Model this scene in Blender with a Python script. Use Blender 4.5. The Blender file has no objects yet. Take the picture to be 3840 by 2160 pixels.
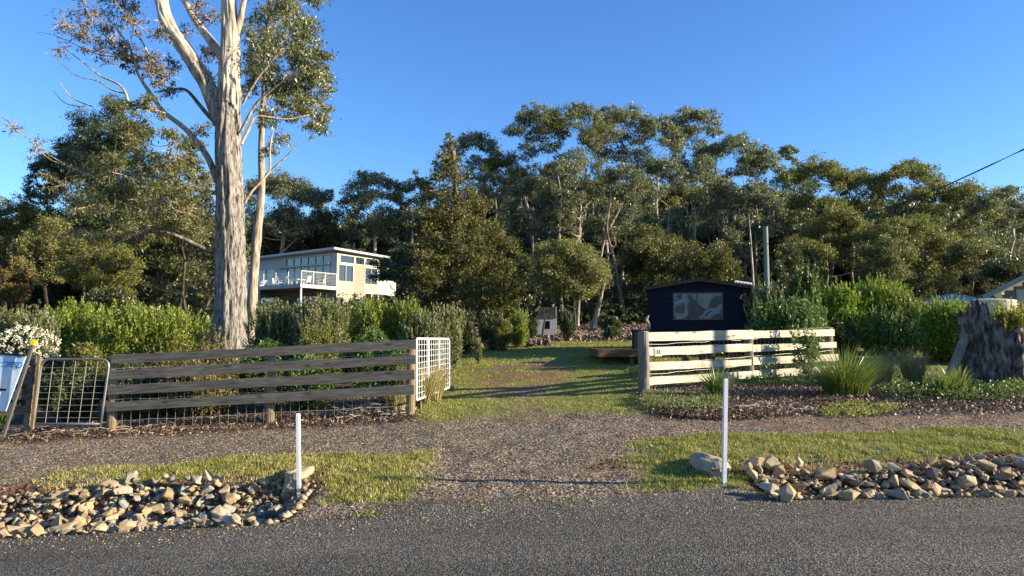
import bpy, math, random
import numpy as np
from mathutils import Vector
random.seed(7); RNG = np.random.default_rng(11)
C = bpy.context.scene.collection
sc = bpy.context.scene

# ---------------------------------------------------------------- camera, sky, sun, exposure
F, PITCH, CAMH = 2600.0, math.atan(190/2600.0), 1.6
cam = bpy.data.cameras.new('camera'); cam.sensor_width = 36; cam.lens = 36*F/3840
cam.clip_start = .05; cam.clip_end = 3000
co = bpy.data.objects.new('camera', cam); C.objects.link(co)
co.location = (0, 0, CAMH); co.rotation_euler = (math.pi/2+PITCH, 0, 0); sc.camera = co
SUN_EL, SUN_ROT = math.radians(16.5), math.radians(101)
w = bpy.data.worlds.new('World'); sc.world = w; w.use_nodes = True
nt = w.node_tree; bg = nt.nodes['Background']
sky = nt.nodes.new('ShaderNodeTexSky'); sky.sky_type = 'NISHITA'; sky.sun_disc = False
sky.sun_elevation = SUN_EL; sky.sun_rotation = SUN_ROT; sky.air_density = 1.0; sky.dust_density = 0.15; sky.ozone_density = 4.5
hs = nt.nodes.new('ShaderNodeHueSaturation'); hs.inputs['Saturation'].default_value = 1.13; hs.inputs['Hue'].default_value = .508
nt.links.new(sky.outputs[0], hs.inputs['Color']); nt.links.new(hs.outputs[0], bg.inputs[0]); bg.inputs[1].default_value = 0.104
sd = bpy.data.lights.new('sun', 'SUN'); sd.energy = 5.0; sd.angle = math.radians(.5); sd.color = (1, .84, .60)
so = bpy.data.objects.new('sun', sd); C.objects.link(so)
SUNV = Vector((math.sin(SUN_ROT)*math.cos(SUN_EL), math.cos(SUN_ROT)*math.cos(SUN_EL), math.sin(SUN_EL)))
so.rotation_euler = SUNV.to_track_quat('Z', 'Y').to_euler(); so.location = (20, -5, 20)
sc.view_settings.view_transform = 'Standard'; sc.view_settings.look = 'None'
sc.view_settings.exposure = 1.45; sc.view_settings.gamma = 1; sc.view_settings.use_curve_mapping = False
sc.render.engine = 'CYCLES'
sc.cycles.max_bounces = 5; sc.cycles.transparent_max_bounces = 8

# ---------------------------------------------------------------- measuring helpers
def at(px, py, Y):
    u = (px-1920)/F; v = (1080-py)/F
    t = Y/(math.cos(PITCH)-v*math.sin(PITCH))
    return np.array((u*t, Y, CAMH+t*(math.sin(PITCH)+v*math.cos(PITCH))))

def smooth(a, b, x):
    t = np.clip((np.asarray(x, float)-a)/(b-a), 0, 1); return t*t*(3-2*t)

_perm = np.random.default_rng(5).random((256, 256))
def vnoise(x, y):
    x = np.asarray(x, float); y = np.asarray(y, float)
    xi = np.floor(x).astype(int); yi = np.floor(y).astype(int); fx = x-xi; fy = y-yi
    fx = fx*fx*(3-2*fx); fy = fy*fy*(3-2*fy)
    g = lambda a, b: _perm[a & 255, b & 255]
    return (g(xi, yi)*(1-fx)+g(xi+1, yi)*fx)*(1-fy)+(g(xi, yi+1)*(1-fx)+g(xi+1, yi+1)*fx)*fy*1.0
def fbm(x, y, o=4):
    s = 0; a = .5; n = 0
    for i in range(o):
        s = s+a*vnoise(x*2**i+17.3*i, y*2**i+5.1*i); n += a; a *= .5
    return s/n-.5

_RY = [-50, 6.4, 7.0, 8.0, 9.3, 10.8, 12.4, 15, 17, 20, 25, 30, 35, 50, 65, 80, 120, 400, 1500]
_RZ = [-.2, 0, .05, .17, .33, .48, .52, .62, .76, .98, 1.30, 1.68, 2.0, 2.9, 3.9, 4.8, 6.5, 12, 15]
def crossfall(x):
    x = np.asarray(x, float)
    return np.where(x < 2, .05*x, .1+.014*(x-2))
def ditch(x, y):
    x = np.asarray(x, float); y = np.asarray(y, float)
    l = smooth(-2.0, -2.5, x); r = smooth(2.35, 2.8, x)
    wob = .12*fbm(x*.9, y*0+3)
    pl = smooth(6.5, 6.75, y)*(1-smooth(7.45+wob, 7.85+wob, y))
    pr = smooth(6.5, 6.75, y)*(1-smooth(7.0+wob, 7.35+wob, y))
    return l*pl, r*pr
def ground(x, y, fine=True):
    x = np.asarray(x, float); y = np.asarray(y, float)
    xc = np.clip(x, -14, 26)
    fade = 1-smooth(22, 60, y)
    z = np.interp(y, _RY, _RZ)+crossfall(xc)*fade
    dl, dr = ditch(x, y)
    z = z-.26*dl-.24*dr
    if fine:
        off = smooth(6.45, 6.9, y)
        z = z+off*(.05*fbm(x*.8, y*.8, 3)+.03*fbm(x*4, y*4, 3))*np.clip(1+(y-14)*.08, 1, 4)
        z = z+np.where(y > 24, .35*smooth(24, 40, y)*fbm(x*.12, y*.12, 3), 0)
        z = z+.004*fbm(x*5, y*5, 2)
    return z
def gz(x, y): return float(ground(x, y))
def on_ground(px, py, y0=3.0, y1=150.0):
    """where the line of sight through a point of the photograph meets the ground"""
    last = y0; Y = y0
    while Y < y1:
        p = at(px, py, Y)
        if p[2] < gz(p[0], Y): break
        last = Y; Y *= 1.004
    p = at(px, py, Y); return np.array((p[0], Y, gz(p[0], Y)))
def base(px, Y):
    x = (px-1920)/F*Y; return np.array((x, Y, gz(x, Y)))

def worigin(o):
    p = np.zeros(3)
    while o is not None: p = p+np.array(o.location); o = o.parent
    return p
# ---------------------------------------------------------------- geometry helpers
class Geo:
    def __init__(s): s.v = []; s.f = []; s.n = 0
    def add(s, v, f):
        v = np.asarray(v, float).reshape(-1, 3)
        s.v.append(v); s.f += [tuple(int(i)+s.n for i in q) for q in f]; s.n += len(v); return s
    def box(s, c, d, rot=None):
        v = np.array([(a, b, e) for e in (-.5, .5) for b in (-.5, .5) for a in (-.5, .5)])*np.array(d)
        if rot is not None: v = v@np.array(rot).T
        return s.add(v+np.array(c), [(0, 2, 3, 1), (4, 5, 7, 6), (0, 1, 5, 4), (2, 6, 7, 3), (0, 4, 6, 2), (1, 3, 7, 5)])
    def span(s, a, b):
        a = np.array(a, float); b = np.array(b, float); return s.box((a+b)/2, np.abs(b-a))
    def bar(s, p, q, wd, ht):
        p = np.array(p, float); q = np.array(q, float); d = q-p; L = np.linalg.norm(d); d = d/L
        up = np.array((0, 0, 1.)) if abs(d[2]) < .95 else np.array((0, 1., 0))
        sd_ = np.cross(up, d); sd_ /= np.linalg.norm(sd_); up = np.cross(d, sd_)
        return s.box((p+q)/2, (L, wd, ht), np.stack([d, sd_, up], 1))
    def tube(s, pts, rad, n=8, cap=True, noise=0):
        pts = np.array(pts, float); k = len(pts)
        rad = np.broadcast_to(np.array(rad, float), (k,)) if np.ndim(rad) == 0 else np.array(rad, float)
        t = np.gradient(pts, axis=0); t /= np.linalg.norm(t, axis=1)[:, None]+1e-9
        ref = np.array((0, 1., .13)) if abs(t[0][1]) < .9 else np.array((1., 0, 0))
        a = np.cross(t, ref); a /= np.linalg.norm(a, axis=1)[:, None]+1e-9; b = np.cross(t, a)
        th = np.arange(n)*2*math.pi/n
        rr = rad[:, None]*(1+(noise*(RNG.random((k, n))-.5) if noise else np.zeros((k, n))))
        v = pts[:, None, :]+rr[..., None]*(np.cos(th)[None, :, None]*a[:, None, :]+np.sin(th)[None, :, None]*b[:, None, :])
        f = [(i*n+j, i*n+(j+1) % n, (i+1)*n+(j+1) % n, (i+1)*n+j) for i in range(k-1) for j in range(n)]
        if cap: f += [tuple(range(n-1, -1, -1)), tuple((k-1)*n+j for j in range(n))]
        return s.add(v.reshape(-1, 3), f)
    def lathe(s, prof, c, n=20):
        c = np.array(c, float); th = np.arange(n)*2*math.pi/n
        v = [(c[0]+r*math.cos(t), c[1]+r*math.sin(t), c[2]+z) for r, z in prof for t in th]; k = len(prof)
        f = [(i*n+j, i*n+(j+1) % n, (i+1)*n+(j+1) % n, (i+1)*n+j) for i in range(k-1) for j in range(n)]
        f.append(tuple((k-1)*n+j for j in range(n)))
        return s.add(v, f)
    def build(s, name, mat, root=None, local=False, smooth_=False, label=None):
        v = np.concatenate(s.v) if s.v else np.zeros((0, 3))
        if root is not None and not local: v = v-worigin(root)
        me = bpy.data.meshes.new(name); me.from_pydata(v.tolist(), [], s.f); me.validate(); me.update()
        return finish(me, name, mat, root, smooth_, label)
def finish(me, name, mat, root, smooth_=False, label=None):
    if mat: me.materials.append(mat)
    if smooth_: me.polygons.foreach_set('use_smooth', [True]*len(me.polygons))
    o = bpy.data.objects.new(name, me); C.objects.link(o)
    if root is not None: o.parent = root
    if label: o['label'] = label
    return o
def fast_mesh(name, V, k, mat, root=None, F_=None):
    """V (n*k,3): islands of k corners each, or a shared index array F_ (m,k)"""
    V = np.asarray(V, np.float32)
    if root is not None: V = V-worigin(root).astype(np.float32)
    me = bpy.data.meshes.new(name); me.vertices.add(len(V)); me.vertices.foreach_set('co', V.ravel())
    idx = (np.arange(len(V)) if F_ is None else np.asarray(F_).ravel()).astype(np.int32); m = len(idx)//k
    me.loops.add(len(idx)); me.loops.foreach_set('vertex_index', idx)
    me.polygons.add(m); me.polygons.foreach_set('loop_start', (np.arange(m)*k).astype(np.int32))
    me.update(calc_edges=True); return finish(me, name, mat, root)
def tag(o, label=None, cat=None, group=None, kind=None):
    if label: o['label'] = label
    if cat: o['category'] = cat
    if group: o['group'] = group
    if kind: o['kind'] = kind
    return o
def thing(name, label, cat, loc=(0, 0, 0), group=None, rz=0):
    o = bpy.data.objects.new(name, None); C.objects.link(o); o.location = [float(a) for a in loc]; o.rotation_euler = (0, 0, rz)
    o.empty_display_size = .1
    return tag(o, label, cat, group)
def copy_tree(o, parent=None):
    c = o.copy(); C.objects.link(c); c.parent = parent
    for ch in list(o.children): copy_tree(ch, c)
    return c

# ---------------------------------------------------------------- materials
class M:
    def __init__(s, name, rough=.8, spec=.3):
        s.m = bpy.data.materials.new(name); s.m.use_nodes = True; s.t = s.m.node_tree; s.b = s.t.nodes['Principled BSDF']
        s.b.inputs['Roughness'].default_value = rough; s.b.inputs['Specular IOR Level'].default_value = spec
    def n(s, typ, **k):
        o = s.t.nodes.new(typ)
        for a, b in k.items():
            if hasattr(o, a): setattr(o, a, b)
            else: o.inputs[a.replace('_', ' ')].default_value = b
        return o
    def l(s, a, b): s.t.links.new(a, b)
    def coord(s, scale=(1, 1, 1), kind='Object'):
        tc = s.n('ShaderNodeTexCoord'); mp = s.n('ShaderNodeMapping'); mp.inputs['Scale'].default_value = scale
        s.l(tc.outputs[kind], mp.inputs[0]); return mp.outputs[0]
    def world(s, scale=(1, 1, 1)):
        g = s.n('ShaderNodeNewGeometry'); mp = s.n('ShaderNodeMapping'); mp.inputs['Scale'].default_value = scale
        s.l(g.outputs['Position'], mp.inputs[0]); return mp.outputs[0]
    def noise(s, vec, scale, detail=4, rough=.55):
        o = s.n('ShaderNodeTexNoise', Scale=scale, Detail=detail, Roughness=rough); s.l(vec, o.inputs['Vector']); return o.outputs['Fac']
    def ramp(s, fac, stops):
        o = s.n('ShaderNodeValToRGB'); e = o.color_ramp.elements
        while len(e) < len(stops): e.new(.5)
        for q, (p, c) in zip(e, stops):
            q.position = p; q.color = (*c, 1) if not isinstance(c, (int, float)) else (c, c, c, 1)
        s.l(fac, o.inputs[0]); return o.outputs[0]
    def mix(s, fac, a, b, mode='MIX'):
        o = s.n('ShaderNodeMix'); o.data_type = 'RGBA'; o.blend_type = mode
        for sock, val in ((o.inputs[0], fac), (o.inputs[6], a), (o.inputs[7], b)):
            if isinstance(val, bpy.types.NodeSocket): s.l(val, sock)
            elif isinstance(val, (int, float)): sock.default_value = val
            else: sock.default_value = (*val, 1)
        return o.outputs[2]
    def col(s, c):
        if isinstance(c, bpy.types.NodeSocket): s.l(c, s.b.inputs['Base Color'])
        else: s.b.inputs['Base Color'].default_value = (*c, 1)
        return s
    def bump(s, h, strength=.5, dist=.02):
        o = s.n('ShaderNodeBump', Strength=strength, Distance=dist); s.l(h, o.inputs['Height']); s.l(o.outputs[0], s.b.inputs['Normal']); return s

def leaf_mat(name, cols, trans=.25, gloss=.5, spec=.35):
    m = M(name, gloss, spec)
    g = m.n('ShaderNodeNewGeometry')
    n = m.noise(m.world(), .8, 2)
    add = m.n('ShaderNodeMath', operation='MULTIPLY_ADD'); m.l(n, add.inputs[0]); add.inputs[1].default_value = .9; add.inputs[2].default_value = -.45
    ad2 = m.n('ShaderNodeMath', operation='ADD'); m.l(add.outputs[0], ad2.inputs[0]); m.l(g.outputs['Random Per Island'], ad2.inputs[1])
    c = m.ramp(ad2.outputs[0], [((i+.0)/max(1, len(cols)-1), q) for i, q in enumerate(cols)])
    m.col(c)
    tr = m.n('ShaderNodeBsdfTranslucent'); m.l(m.mix(.5, c, (.24, .31, .06), 'MIX'), tr.inputs[0])
    mx = m.n('ShaderNodeMixShader'); mx.inputs[0].default_value = trans
    out = m.t.nodes['Material Output']; m.l(m.b.outputs[0], mx.inputs[1]); m.l(tr.outputs[0], mx.inputs[2]); m.l(mx.outputs[0], out.inputs[0])
    return m.m
L_GUM = leaf_mat('gum_leaf', [(.06, .07, .032), (.11, .12, .055), (.155, .165, .085), (.24, .25, .16)], .3, .42, .45)
L_GUM2 = leaf_mat('gum_leaf_olive', [(.06, .068, .022), (.11, .12, .038), (.16, .16, .055), (.23, .22, .10)], .3)
L_BIG = leaf_mat('gum_leaf_near', [(.05, .06, .02), (.10, .12, .035), (.15, .17, .06), (.27, .28, .16)], .2, .38, .6)
L_RUST = leaf_mat('gum_leaf_rusty', [(.06, .04, .02), (.12, .08, .035), (.13, .12, .05), (.20, .17, .10)], .15)
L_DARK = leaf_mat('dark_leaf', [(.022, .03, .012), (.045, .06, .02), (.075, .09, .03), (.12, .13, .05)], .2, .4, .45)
L_WAT = leaf_mat('wattle_leaf', [(.065, .073, .014), (.12, .13, .024), (.18, .18, .036), (.24, .22, .06)], .3)
L_CON = leaf_mat('cypress_leaf', [(.045, .048, .012), (.08, .082, .02), (.12, .115, .026), (.17, .14, .045)], .2)
L_HEDGE = leaf_mat('hedge_leaf', [(.06, .09, .012), (.14, .19, .02), (.22, .28, .03), (.32, .36, .08)], .35, .45, .35)
L_GREY = leaf_mat('grey_green_leaf', [(.06, .08, .025), (.13, .15, .05), (.20, .21, .09), (.30, .27, .16)], .3)
L_PALE = leaf_mat('pale_olive_leaf', [(.08, .09, .025), (.15, .155, .045), (.22, .215, .07), (.29, .27, .11)], .3)
L_BROWN = leaf_mat('brown_leaf', [(.07, .05, .02), (.14, .10, .03), (.20, .15, .05), (.15, .16, .04)], .2)
L_YEL = leaf_mat('yellow_leaf', [(.14, .16, .015), (.25, .26, .02), (.36, .33, .03), (.40, .30, .05)], .35)
L_GLOSS = leaf_mat('glossy_leaf', [(.03, .06, .012), (.06, .11, .02), (.10, .17, .03), (.17, .24, .06)], .2, .5, .35)
L_BRIGHT = leaf_mat('fresh_leaf', [(.06, .10, .01), (.13, .21, .018), (.22, .32, .025), (.31, .41, .04)], .35, .5, .35)
L_RED = leaf_mat('red_leaf', [(.10, .03, .015), (.20, .06, .03), (.26, .10, .04)], .2)
L_WHITE = leaf_mat('white_flower', [(.45, .42, .30), (.65, .62, .48), (.75, .73, .62)], .2)
L_STRAP = leaf_mat('strappy_leaf', [(.04, .08, .012), (.09, .15, .02), (.15, .21, .03), (.28, .28, .10)], .3, .35, .6)
L_STRAW = leaf_mat('straw', [(.20, .15, .06), (.30, .24, .10), (.42, .35, .17), (.14, .16, .05)], .2)
L_GRASS = leaf_mat('grass_blade', [(.13, .16, .02), (.22, .24, .035), (.33, .32, .06), (.44, .37, .12)], .3)
L_GRASSD = leaf_mat('grass_dry', [(.18, .17, .04), (.34, .29, .09), (.48, .39, .16), (.58, .48, .24)], .2)
L_LITTER = leaf_mat('litter', [(.03, .02, .012), (.09, .055, .03), (.17, .11, .06), (.32, .25, .17)], 0)
L_BARE = leaf_mat('fine_twig', [(.10, .07, .06), (.18, .13, .11), (.24, .18, .15)], 0)

def bark(name, lo, hi, sc_=(14, 14, 2.2), bd=.03, bs=.8):
    m = M(name, .85, .2); v = m.coord(sc_)
    n = m.noise(v, 1, 6, .62); m.col(m.ramp(n, [(.32, tuple(a*.35 for a in lo)), (.45, lo), (.62, hi)])); m.bump(n, bs, bd); return m.m
B_PALE = bark('pale_bark', (.20, .165, .13), (.42, .36, .28))
B_GREY = bark('grey_bark', (.10, .085, .065), (.24, .20, .15))
B_DARK = bark('dark_bark', (.03, .025, .02), (.09, .075, .055))
B_PINK = bark('pinkish_bark', (.24, .18, .13), (.46, .37, .28))
def hero_bark():
    m = M('stringy_bark', .85, .2)
    v = m.coord((13, 13, 2.3)); n = m.noise(v, 1.7, 8, .6); n2 = m.noise(m.coord((40, 40, 8)), 1, 5, .6)
    rough = m.ramp(n, [(.36, (.033, .029, .026)), (.44, (.16, .145, .13)), (.54, (.31, .285, .255)), (.72, (.42, .395, .36))])
    n3 = m.noise(m.coord((5, 5, .9)), 1.3, 5, .5)
    sm = m.ramp(n3, [(.3, (.13, .115, .095)), (.42, (.30, .27, .225)), (.55, (.47, .42, .335)), (.7, (.34, .32, .29))])
    tc = m.n('ShaderNodeTexCoord'); sp = m.n('ShaderNodeSeparateXYZ'); m.l(tc.outputs['Object'], sp.inputs[0])
    hh = m.n('ShaderNodeMath', operation='MULTIPLY_ADD'); m.l(sp.outputs['Z'], hh.inputs[0]); hh.inputs[1].default_value = .28; hh.inputs[2].default_value = -1.75
    nn = m.noise(m.coord((4, 4, .55)), 1.1, 6, .6)
    ad = m.n('ShaderNodeMath', operation='MULTIPLY_ADD'); m.l(nn, ad.inputs[0]); ad.inputs[1].default_value = 3.2; m.l(hh.outputs[0], ad.inputs[2])
    mask = m.ramp(ad.outputs[0], [(.0, 0), (1, 1)])
    mm = m.n('ShaderNodeMapRange'); m.l(ad.outputs[0], mm.inputs[0]); mm.inputs[1].default_value = 1.93; mm.inputs[2].default_value = 2.0
    m.col(m.mix(mm.outputs[0], m.mix(.35, rough, n2, 'MULTIPLY'), sm))
    st = m.n('ShaderNodeMath', operation='MULTIPLY_ADD'); m.l(mm.outputs[0], st.inputs[0]); st.inputs[1].default_value = -.8; st.inputs[2].default_value = 1
    h = m.n('ShaderNodeMath', operation='MULTIPLY'); m.l(n, h.inputs[0]); m.l(st.outputs[0], h.inputs[1])
    m.bump(h.outputs[0], 1.0, .07); return m.m
B_HERO = hero_bark()
B_STUMP = bark('weathered_stump', (.07, .058, .05), (.24, .205, .175), (11, 11, 4.5), .06, 1)

def wood(name, dark, lite, scale=(2.2, 30, 30), knots=True, rough=.75):
    m = M(name, rough, .25)
    oi = m.n('ShaderNodeObjectInfo'); tc = m.n('ShaderNodeTexCoord')
    off = m.n('ShaderNodeVectorMath', operation='MULTIPLY_ADD')
    cb = m.n('ShaderNodeCombineXYZ'); [m.l(oi.outputs['Random'], cb.inputs[i]) for i in range(3)]
    m.l(cb.outputs[0], off.inputs[0]); off.inputs[1].default_value = (37, 11, 23); m.l(tc.outputs['Object'], off.inputs[2])
    mp = m.n('ShaderNodeMapping'); mp.inputs['Scale'].default_value = scale; m.l(off.outputs[0], mp.inputs[0])
    nz = m.n('ShaderNodeTexNoise', Scale=1.0, Detail=5.0, Roughness=.6, Distortion=1.2); m.l(mp.outputs[0], nz.inputs['Vector'])
    n = nz.outputs['Fac']
    c = m.ramp(n, [(.3, dark), (.5, tuple((a+b)/2 for a, b in zip(dark, lite))), (.65, lite)])
    mp3 = m.n('ShaderNodeMapping'); mp3.inputs['Scale'].default_value = (1.2, 3, 3); m.l(off.outputs[0], mp3.inputs[0])
    big = m.noise(mp3.outputs[0], 1.5, 3); c = m.mix(.5, c, m.ramp(big, [(.35, .55), (.6, 1.)]), 'MULTIPLY')
    if knots:
        mp2 = m.n('ShaderNodeMapping'); mp2.inputs['Scale'].default_value = (2.4, 7, 7); m.l(off.outputs[0], mp2.inputs[0])
        vo = m.n('ShaderNodeTexVoronoi', Scale=1.0, Randomness=1.0); m.l(mp2.outputs[0], vo.inputs['Vector'])
        k = m.ramp(vo.outputs['Distance'], [(.08, .25), (.2, 1.)]); c = m.mix(.75, c, k, 'MULTIPLY')
    m.col(c); m.bump(n, .4, .004); return m.m
W_GREY = wood('grey_stained_board', (.05, .048, .042), (.155, .15, .132))
W_WHITE = wood('bleached_board', (.30, .26, .19), (.54, .50, .42))
W_POST = wood('pine_post', (.12, .09, .055), (.27, .21, .13), (20, 20, 2), False)
W_POSTG = wood('grey_post', (.11, .10, .085), (.24, .22, .18), (20, 20, 2), False)
W_DECK = wood('deck_board', (.09, .045, .02), (.18, .10, .045), (3, 25, 25), False)
W_NAVY = M('navy_paint', .7, .2).col((.004, .005, .014)).m
W_SLAT = wood('brown_slat', (.035, .028, .02), (.085, .07, .05), (20, 20, 2), False)

def paint(name, c, rough=.5, spec=.4, metal=0, dirt=.25, scale=6):
    m = M(name, rough, spec); n = m.noise(m.coord(), scale, 5, .6)
    m.col(m.mix(dirt, c, m.ramp(n, [(.3, .35), (.65, 1.)]), 'MULTIPLY')); m.b.inputs['Metallic'].default_value = metal; return m.m
P_WHITE = paint('white_paint', (.72, .73, .74)); P_CREAM = paint('cream_wall', (.37, .335, .255), .7, .2, dirt=.12, scale=1.5)
P_GREYW = paint('grey_wall', (.42, .42, .41), .7, .2, dirt=.12, scale=1.5)
P_TRIM = paint('trim', (.42, .40, .36), .5, dirt=.1); P_ROOF = paint('roof_metal', (.35, .35, .36), .45, dirt=.15)
P_GALV = paint('galvanised', (.26, .275, .28), .38, .5, .7); P_WIRE = paint('wire', (.45, .44, .40), .5, .4, .3)
P_CONC = paint('concrete', (.36, .30, .21), .9, .2, dirt=.6, scale=9); P_DARK = paint('black_void', (.012, .012, .014), .9)
P_YEL = paint('yellow_plastic', (.80, .60, .01), .4, dirt=.1); P_MAROON = paint('maroon_plastic', (.16, .03, .03), .45)
P_BLUE = paint('blue_print', (.02, .22, .55), .5, dirt=.1); P_TANK = paint('tank_green', (.20, .26, .22), .5, dirt=.2, scale=2)
P_BEIGE = paint('tank_beige', (.45, .44, .33), .5, dirt=.2, scale=2); P_POLE = paint('treated_pole', (.16, .20, .17), .8, dirt=.4)
P_HUT = paint('hut_white', (.30, .30, .31), .7, dirt=.4); P_WB = paint('weatherboard', (.20, .18, .15), .7, dirt=.3)
P_EAVE = paint('eave_green', (.25, .27, .23), .6, dirt=.2); P_BLACK = paint('cable_black', (.02, .02, .022), .6)
P_INK = paint('ink', (.06, .05, .045), .6, dirt=.2); P_PLATE = paint('number_plate', (.62, .57, .46), .6, dirt=.2)
P_RUST = paint('rusty_metal', (.13, .075, .04), .8, dirt=.5, scale=20); P_STAKE = paint('aluminium_stake', (.16, .15, .135), .5, .5, .3, .4, 15)
def glass(name, c, rough=.03):
    m = M(name, rough, .9).col(c); m.b.inputs['IOR'].default_value = 1.6; return m.m
G_DARK = glass('window_glass', (.012, .015, .018)); 
def clear_glass():
    m = M('balustrade_glass', .05, .5).col((.5, .55, .55)); m.b.inputs['Alpha'].default_value = .22; return m.m
G_CLEAR = clear_glass()
def sign_mat():
    m = M('sign_face', .45, .4); n = m.noise(m.coord((2.2, 1, 1)), 1.6, 2, .4)
    m.col(m.ramp(n, [(.38, (.62, .66, .70)), (.5, (.45, .60, .72)), (.62, (.22, .42, .66))])); return m.m
P_SIGN = sign_mat()
def film_mat():
    m = M('torn_window_film', .3, .4); v = m.coord((1.0, 1, 1.0))
    n = m.n('ShaderNodeTexNoise', Scale=1.1, Detail=3.0, Roughness=.45, Distortion=1.1); m.l(v, n.inputs['Vector'])
    m.col(m.ramp(n.outputs['Fac'], [(.40, (.02, .022, .035)), (.45, (.05, .04, .035)), (.465, (.12, .15, .16)), (.56, (.15, .19, .205)), (.575, (.02, .02, .03)), (.62, (.03, .03, .04)), (.64, (.14, .18, .195))])); return m.m
P_FILM = film_mat()

# ---------------------------------------------------------------- ground: one height field split into road, verges, paths, beds and lawn
def zones(x, y):
    wx = x+.75*fbm(x*1.5+9, y*1.9, 5); wy = y+.55*fbm(x*1.1, y*1.1+4, 5)
    n = fbm(x*2.3+3, y*2.3, 4)
    road = 1-smooth(6.50, 6.62, y+.12*fbm(x*3, y*3)-.30*smooth(-2.1, -1.2, x)*(1-smooth(1.8, 2.6, x))*(1+fbm(x*2, y*2)*2))
    g = 0*x
    gl = smooth(7.95, 8.25, wy)*(1-smooth(8.65, 8.95, wy))*(1-smooth(-1.25, -.7, wx))*(.35+.65*smooth(-5.2, -3.6, wx))
    gl2 = smooth(6.95, 7.2, wy)*(1-smooth(8.3, 8.9, wy))*smooth(-2.2, -2.0, wx)*(1-smooth(-1.3, -.75, wx))
    gr = smooth(7.68, 7.92, wy)*(1-smooth(8.75, 8.95, wy+.06*np.sin(x)))*smooth(1.2, 1.8, wx)
    gr2 = smooth(6.85, 7.1, wy)*(1-smooth(7.9, 8.3, wy))*smooth(1.0, 1.5, wx)*(1-smooth(2.2, 2.45, wx))
    lawn = smooth(9.9, 10.9, wy+.6*n)*(1-smooth(26, 27, wy))*smooth(-1.6, -1.2, wx+.12*(wy-11))*(1-smooth(2.1, 2.5, wx-.0)*(1-smooth(13.2, 13.8, wy)))
    dirt = np.exp(-(((wx-.15-.05*(wy-16))/1.6)**2+((wy-16.3)/3.4)**2)**1.6)
    track = (.75*np.exp(-((wx-.15)/.8)**2)*smooth(9.5, 10.5, wy)*(1-smooth(13.5, 15, wy))+.5*np.exp(-((wx-.6-.09*(wy-16))/1.2)**2)*smooth(17, 19, wy))*(.6+1.2*np.clip(n+.2, 0, 1))
    g = np.clip(np.maximum.reduce([gl, gl2, gr, gr2, lawn*(1-np.clip(dirt*(.75+1.6*n)+track*.8, 0, 1))]), 0, 1)
    g = g*smooth(-.32, .0, n+.22)
    dl, dr = ditch(x, y)
    soil = np.maximum.reduce([
        smooth(6.62, 6.8, y)*(1-smooth(7.95, 8.3, wy))*(1-smooth(-2.2, -1.9, x)),
        smooth(6.62, 6.8, y)*(1-smooth(7.65, 7.95, wy))*smooth(2.2, 2.5, x),
        dirt*lawn, .8*track*lawn,
        .6*np.exp(-(((wx-1.0)/.45)**2+((wy-7.8)/.25)**2)), .5*np.exp(-(((wx+.5)/.5)**2+((wy-6.85)/.16)**2)),
        smooth(9.0, 9.2, wy)*(1-smooth(9.6, 9.9, wy))*smooth(2.0, 3.2, wx)*.55])
    bed = np.maximum(smooth(9.65, 9.95, wy)*smooth(1.6, 2.2, wx)*(1-smooth(13.2, 14.0, wy)), smooth(10.15, 10.6, wy)*(1-smooth(-1.5, -1.1, wx)))
    litter = np.maximum(bed, smooth(25.5, 27.5, wy))
    soil = np.clip(soil, 0, 1)*(1-road); litter = np.clip(litter, 0, 1)*(1-g); g = g*(1-road)
    return road, g, soil, litter
def axis(segs):
    out = []
    for a, b, st in segs:
        out += list(np.arange(a, b-1e-6, st))
    return np.array(out+[segs[-1][1]])
gx = axis([(-900, -200, 100), (-200, -60, 20), (-60, -20, 4), (-20, -8, .6), (-8, 9.5, .055), (9.5, 24, .6), (24, 60, 4), (60, 200, 20), (200, 900, 100)])
gy = axis([(-60, -10, 10), (-10, 4, 1), (4, 6.2, .2), (6.2, 11.5, .05), (11.5, 14, .08), (14, 20, .15), (20, 30, .3), (30, 50, 1), (50, 90, 3), (90, 200, 15), (200, 1400, 120)])
GX, GY = np.meshgrid(gx, gy, indexing='xy')
GZ = ground(GX, GY); zr, zg, zs, zl = zones(GX, GY)
NX, NY = len(gx), len(gy)
V = np.stack([GX, GY, GZ], -1).reshape(-1, 3)
ii, jj = np.meshgrid(np.arange(NX-1), np.arange(NY-1), indexing='xy')
q = (jj*NX+ii).ravel(); quads = np.stack([q, q+1, q+NX+1, q+NX], 1)
cx = V[quads].mean(1)
W4 = np.stack([zr.ravel(), zg.ravel(), zs.ravel(), zl.ravel()], 1); WQ = W4[quads].mean(1)
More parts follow.
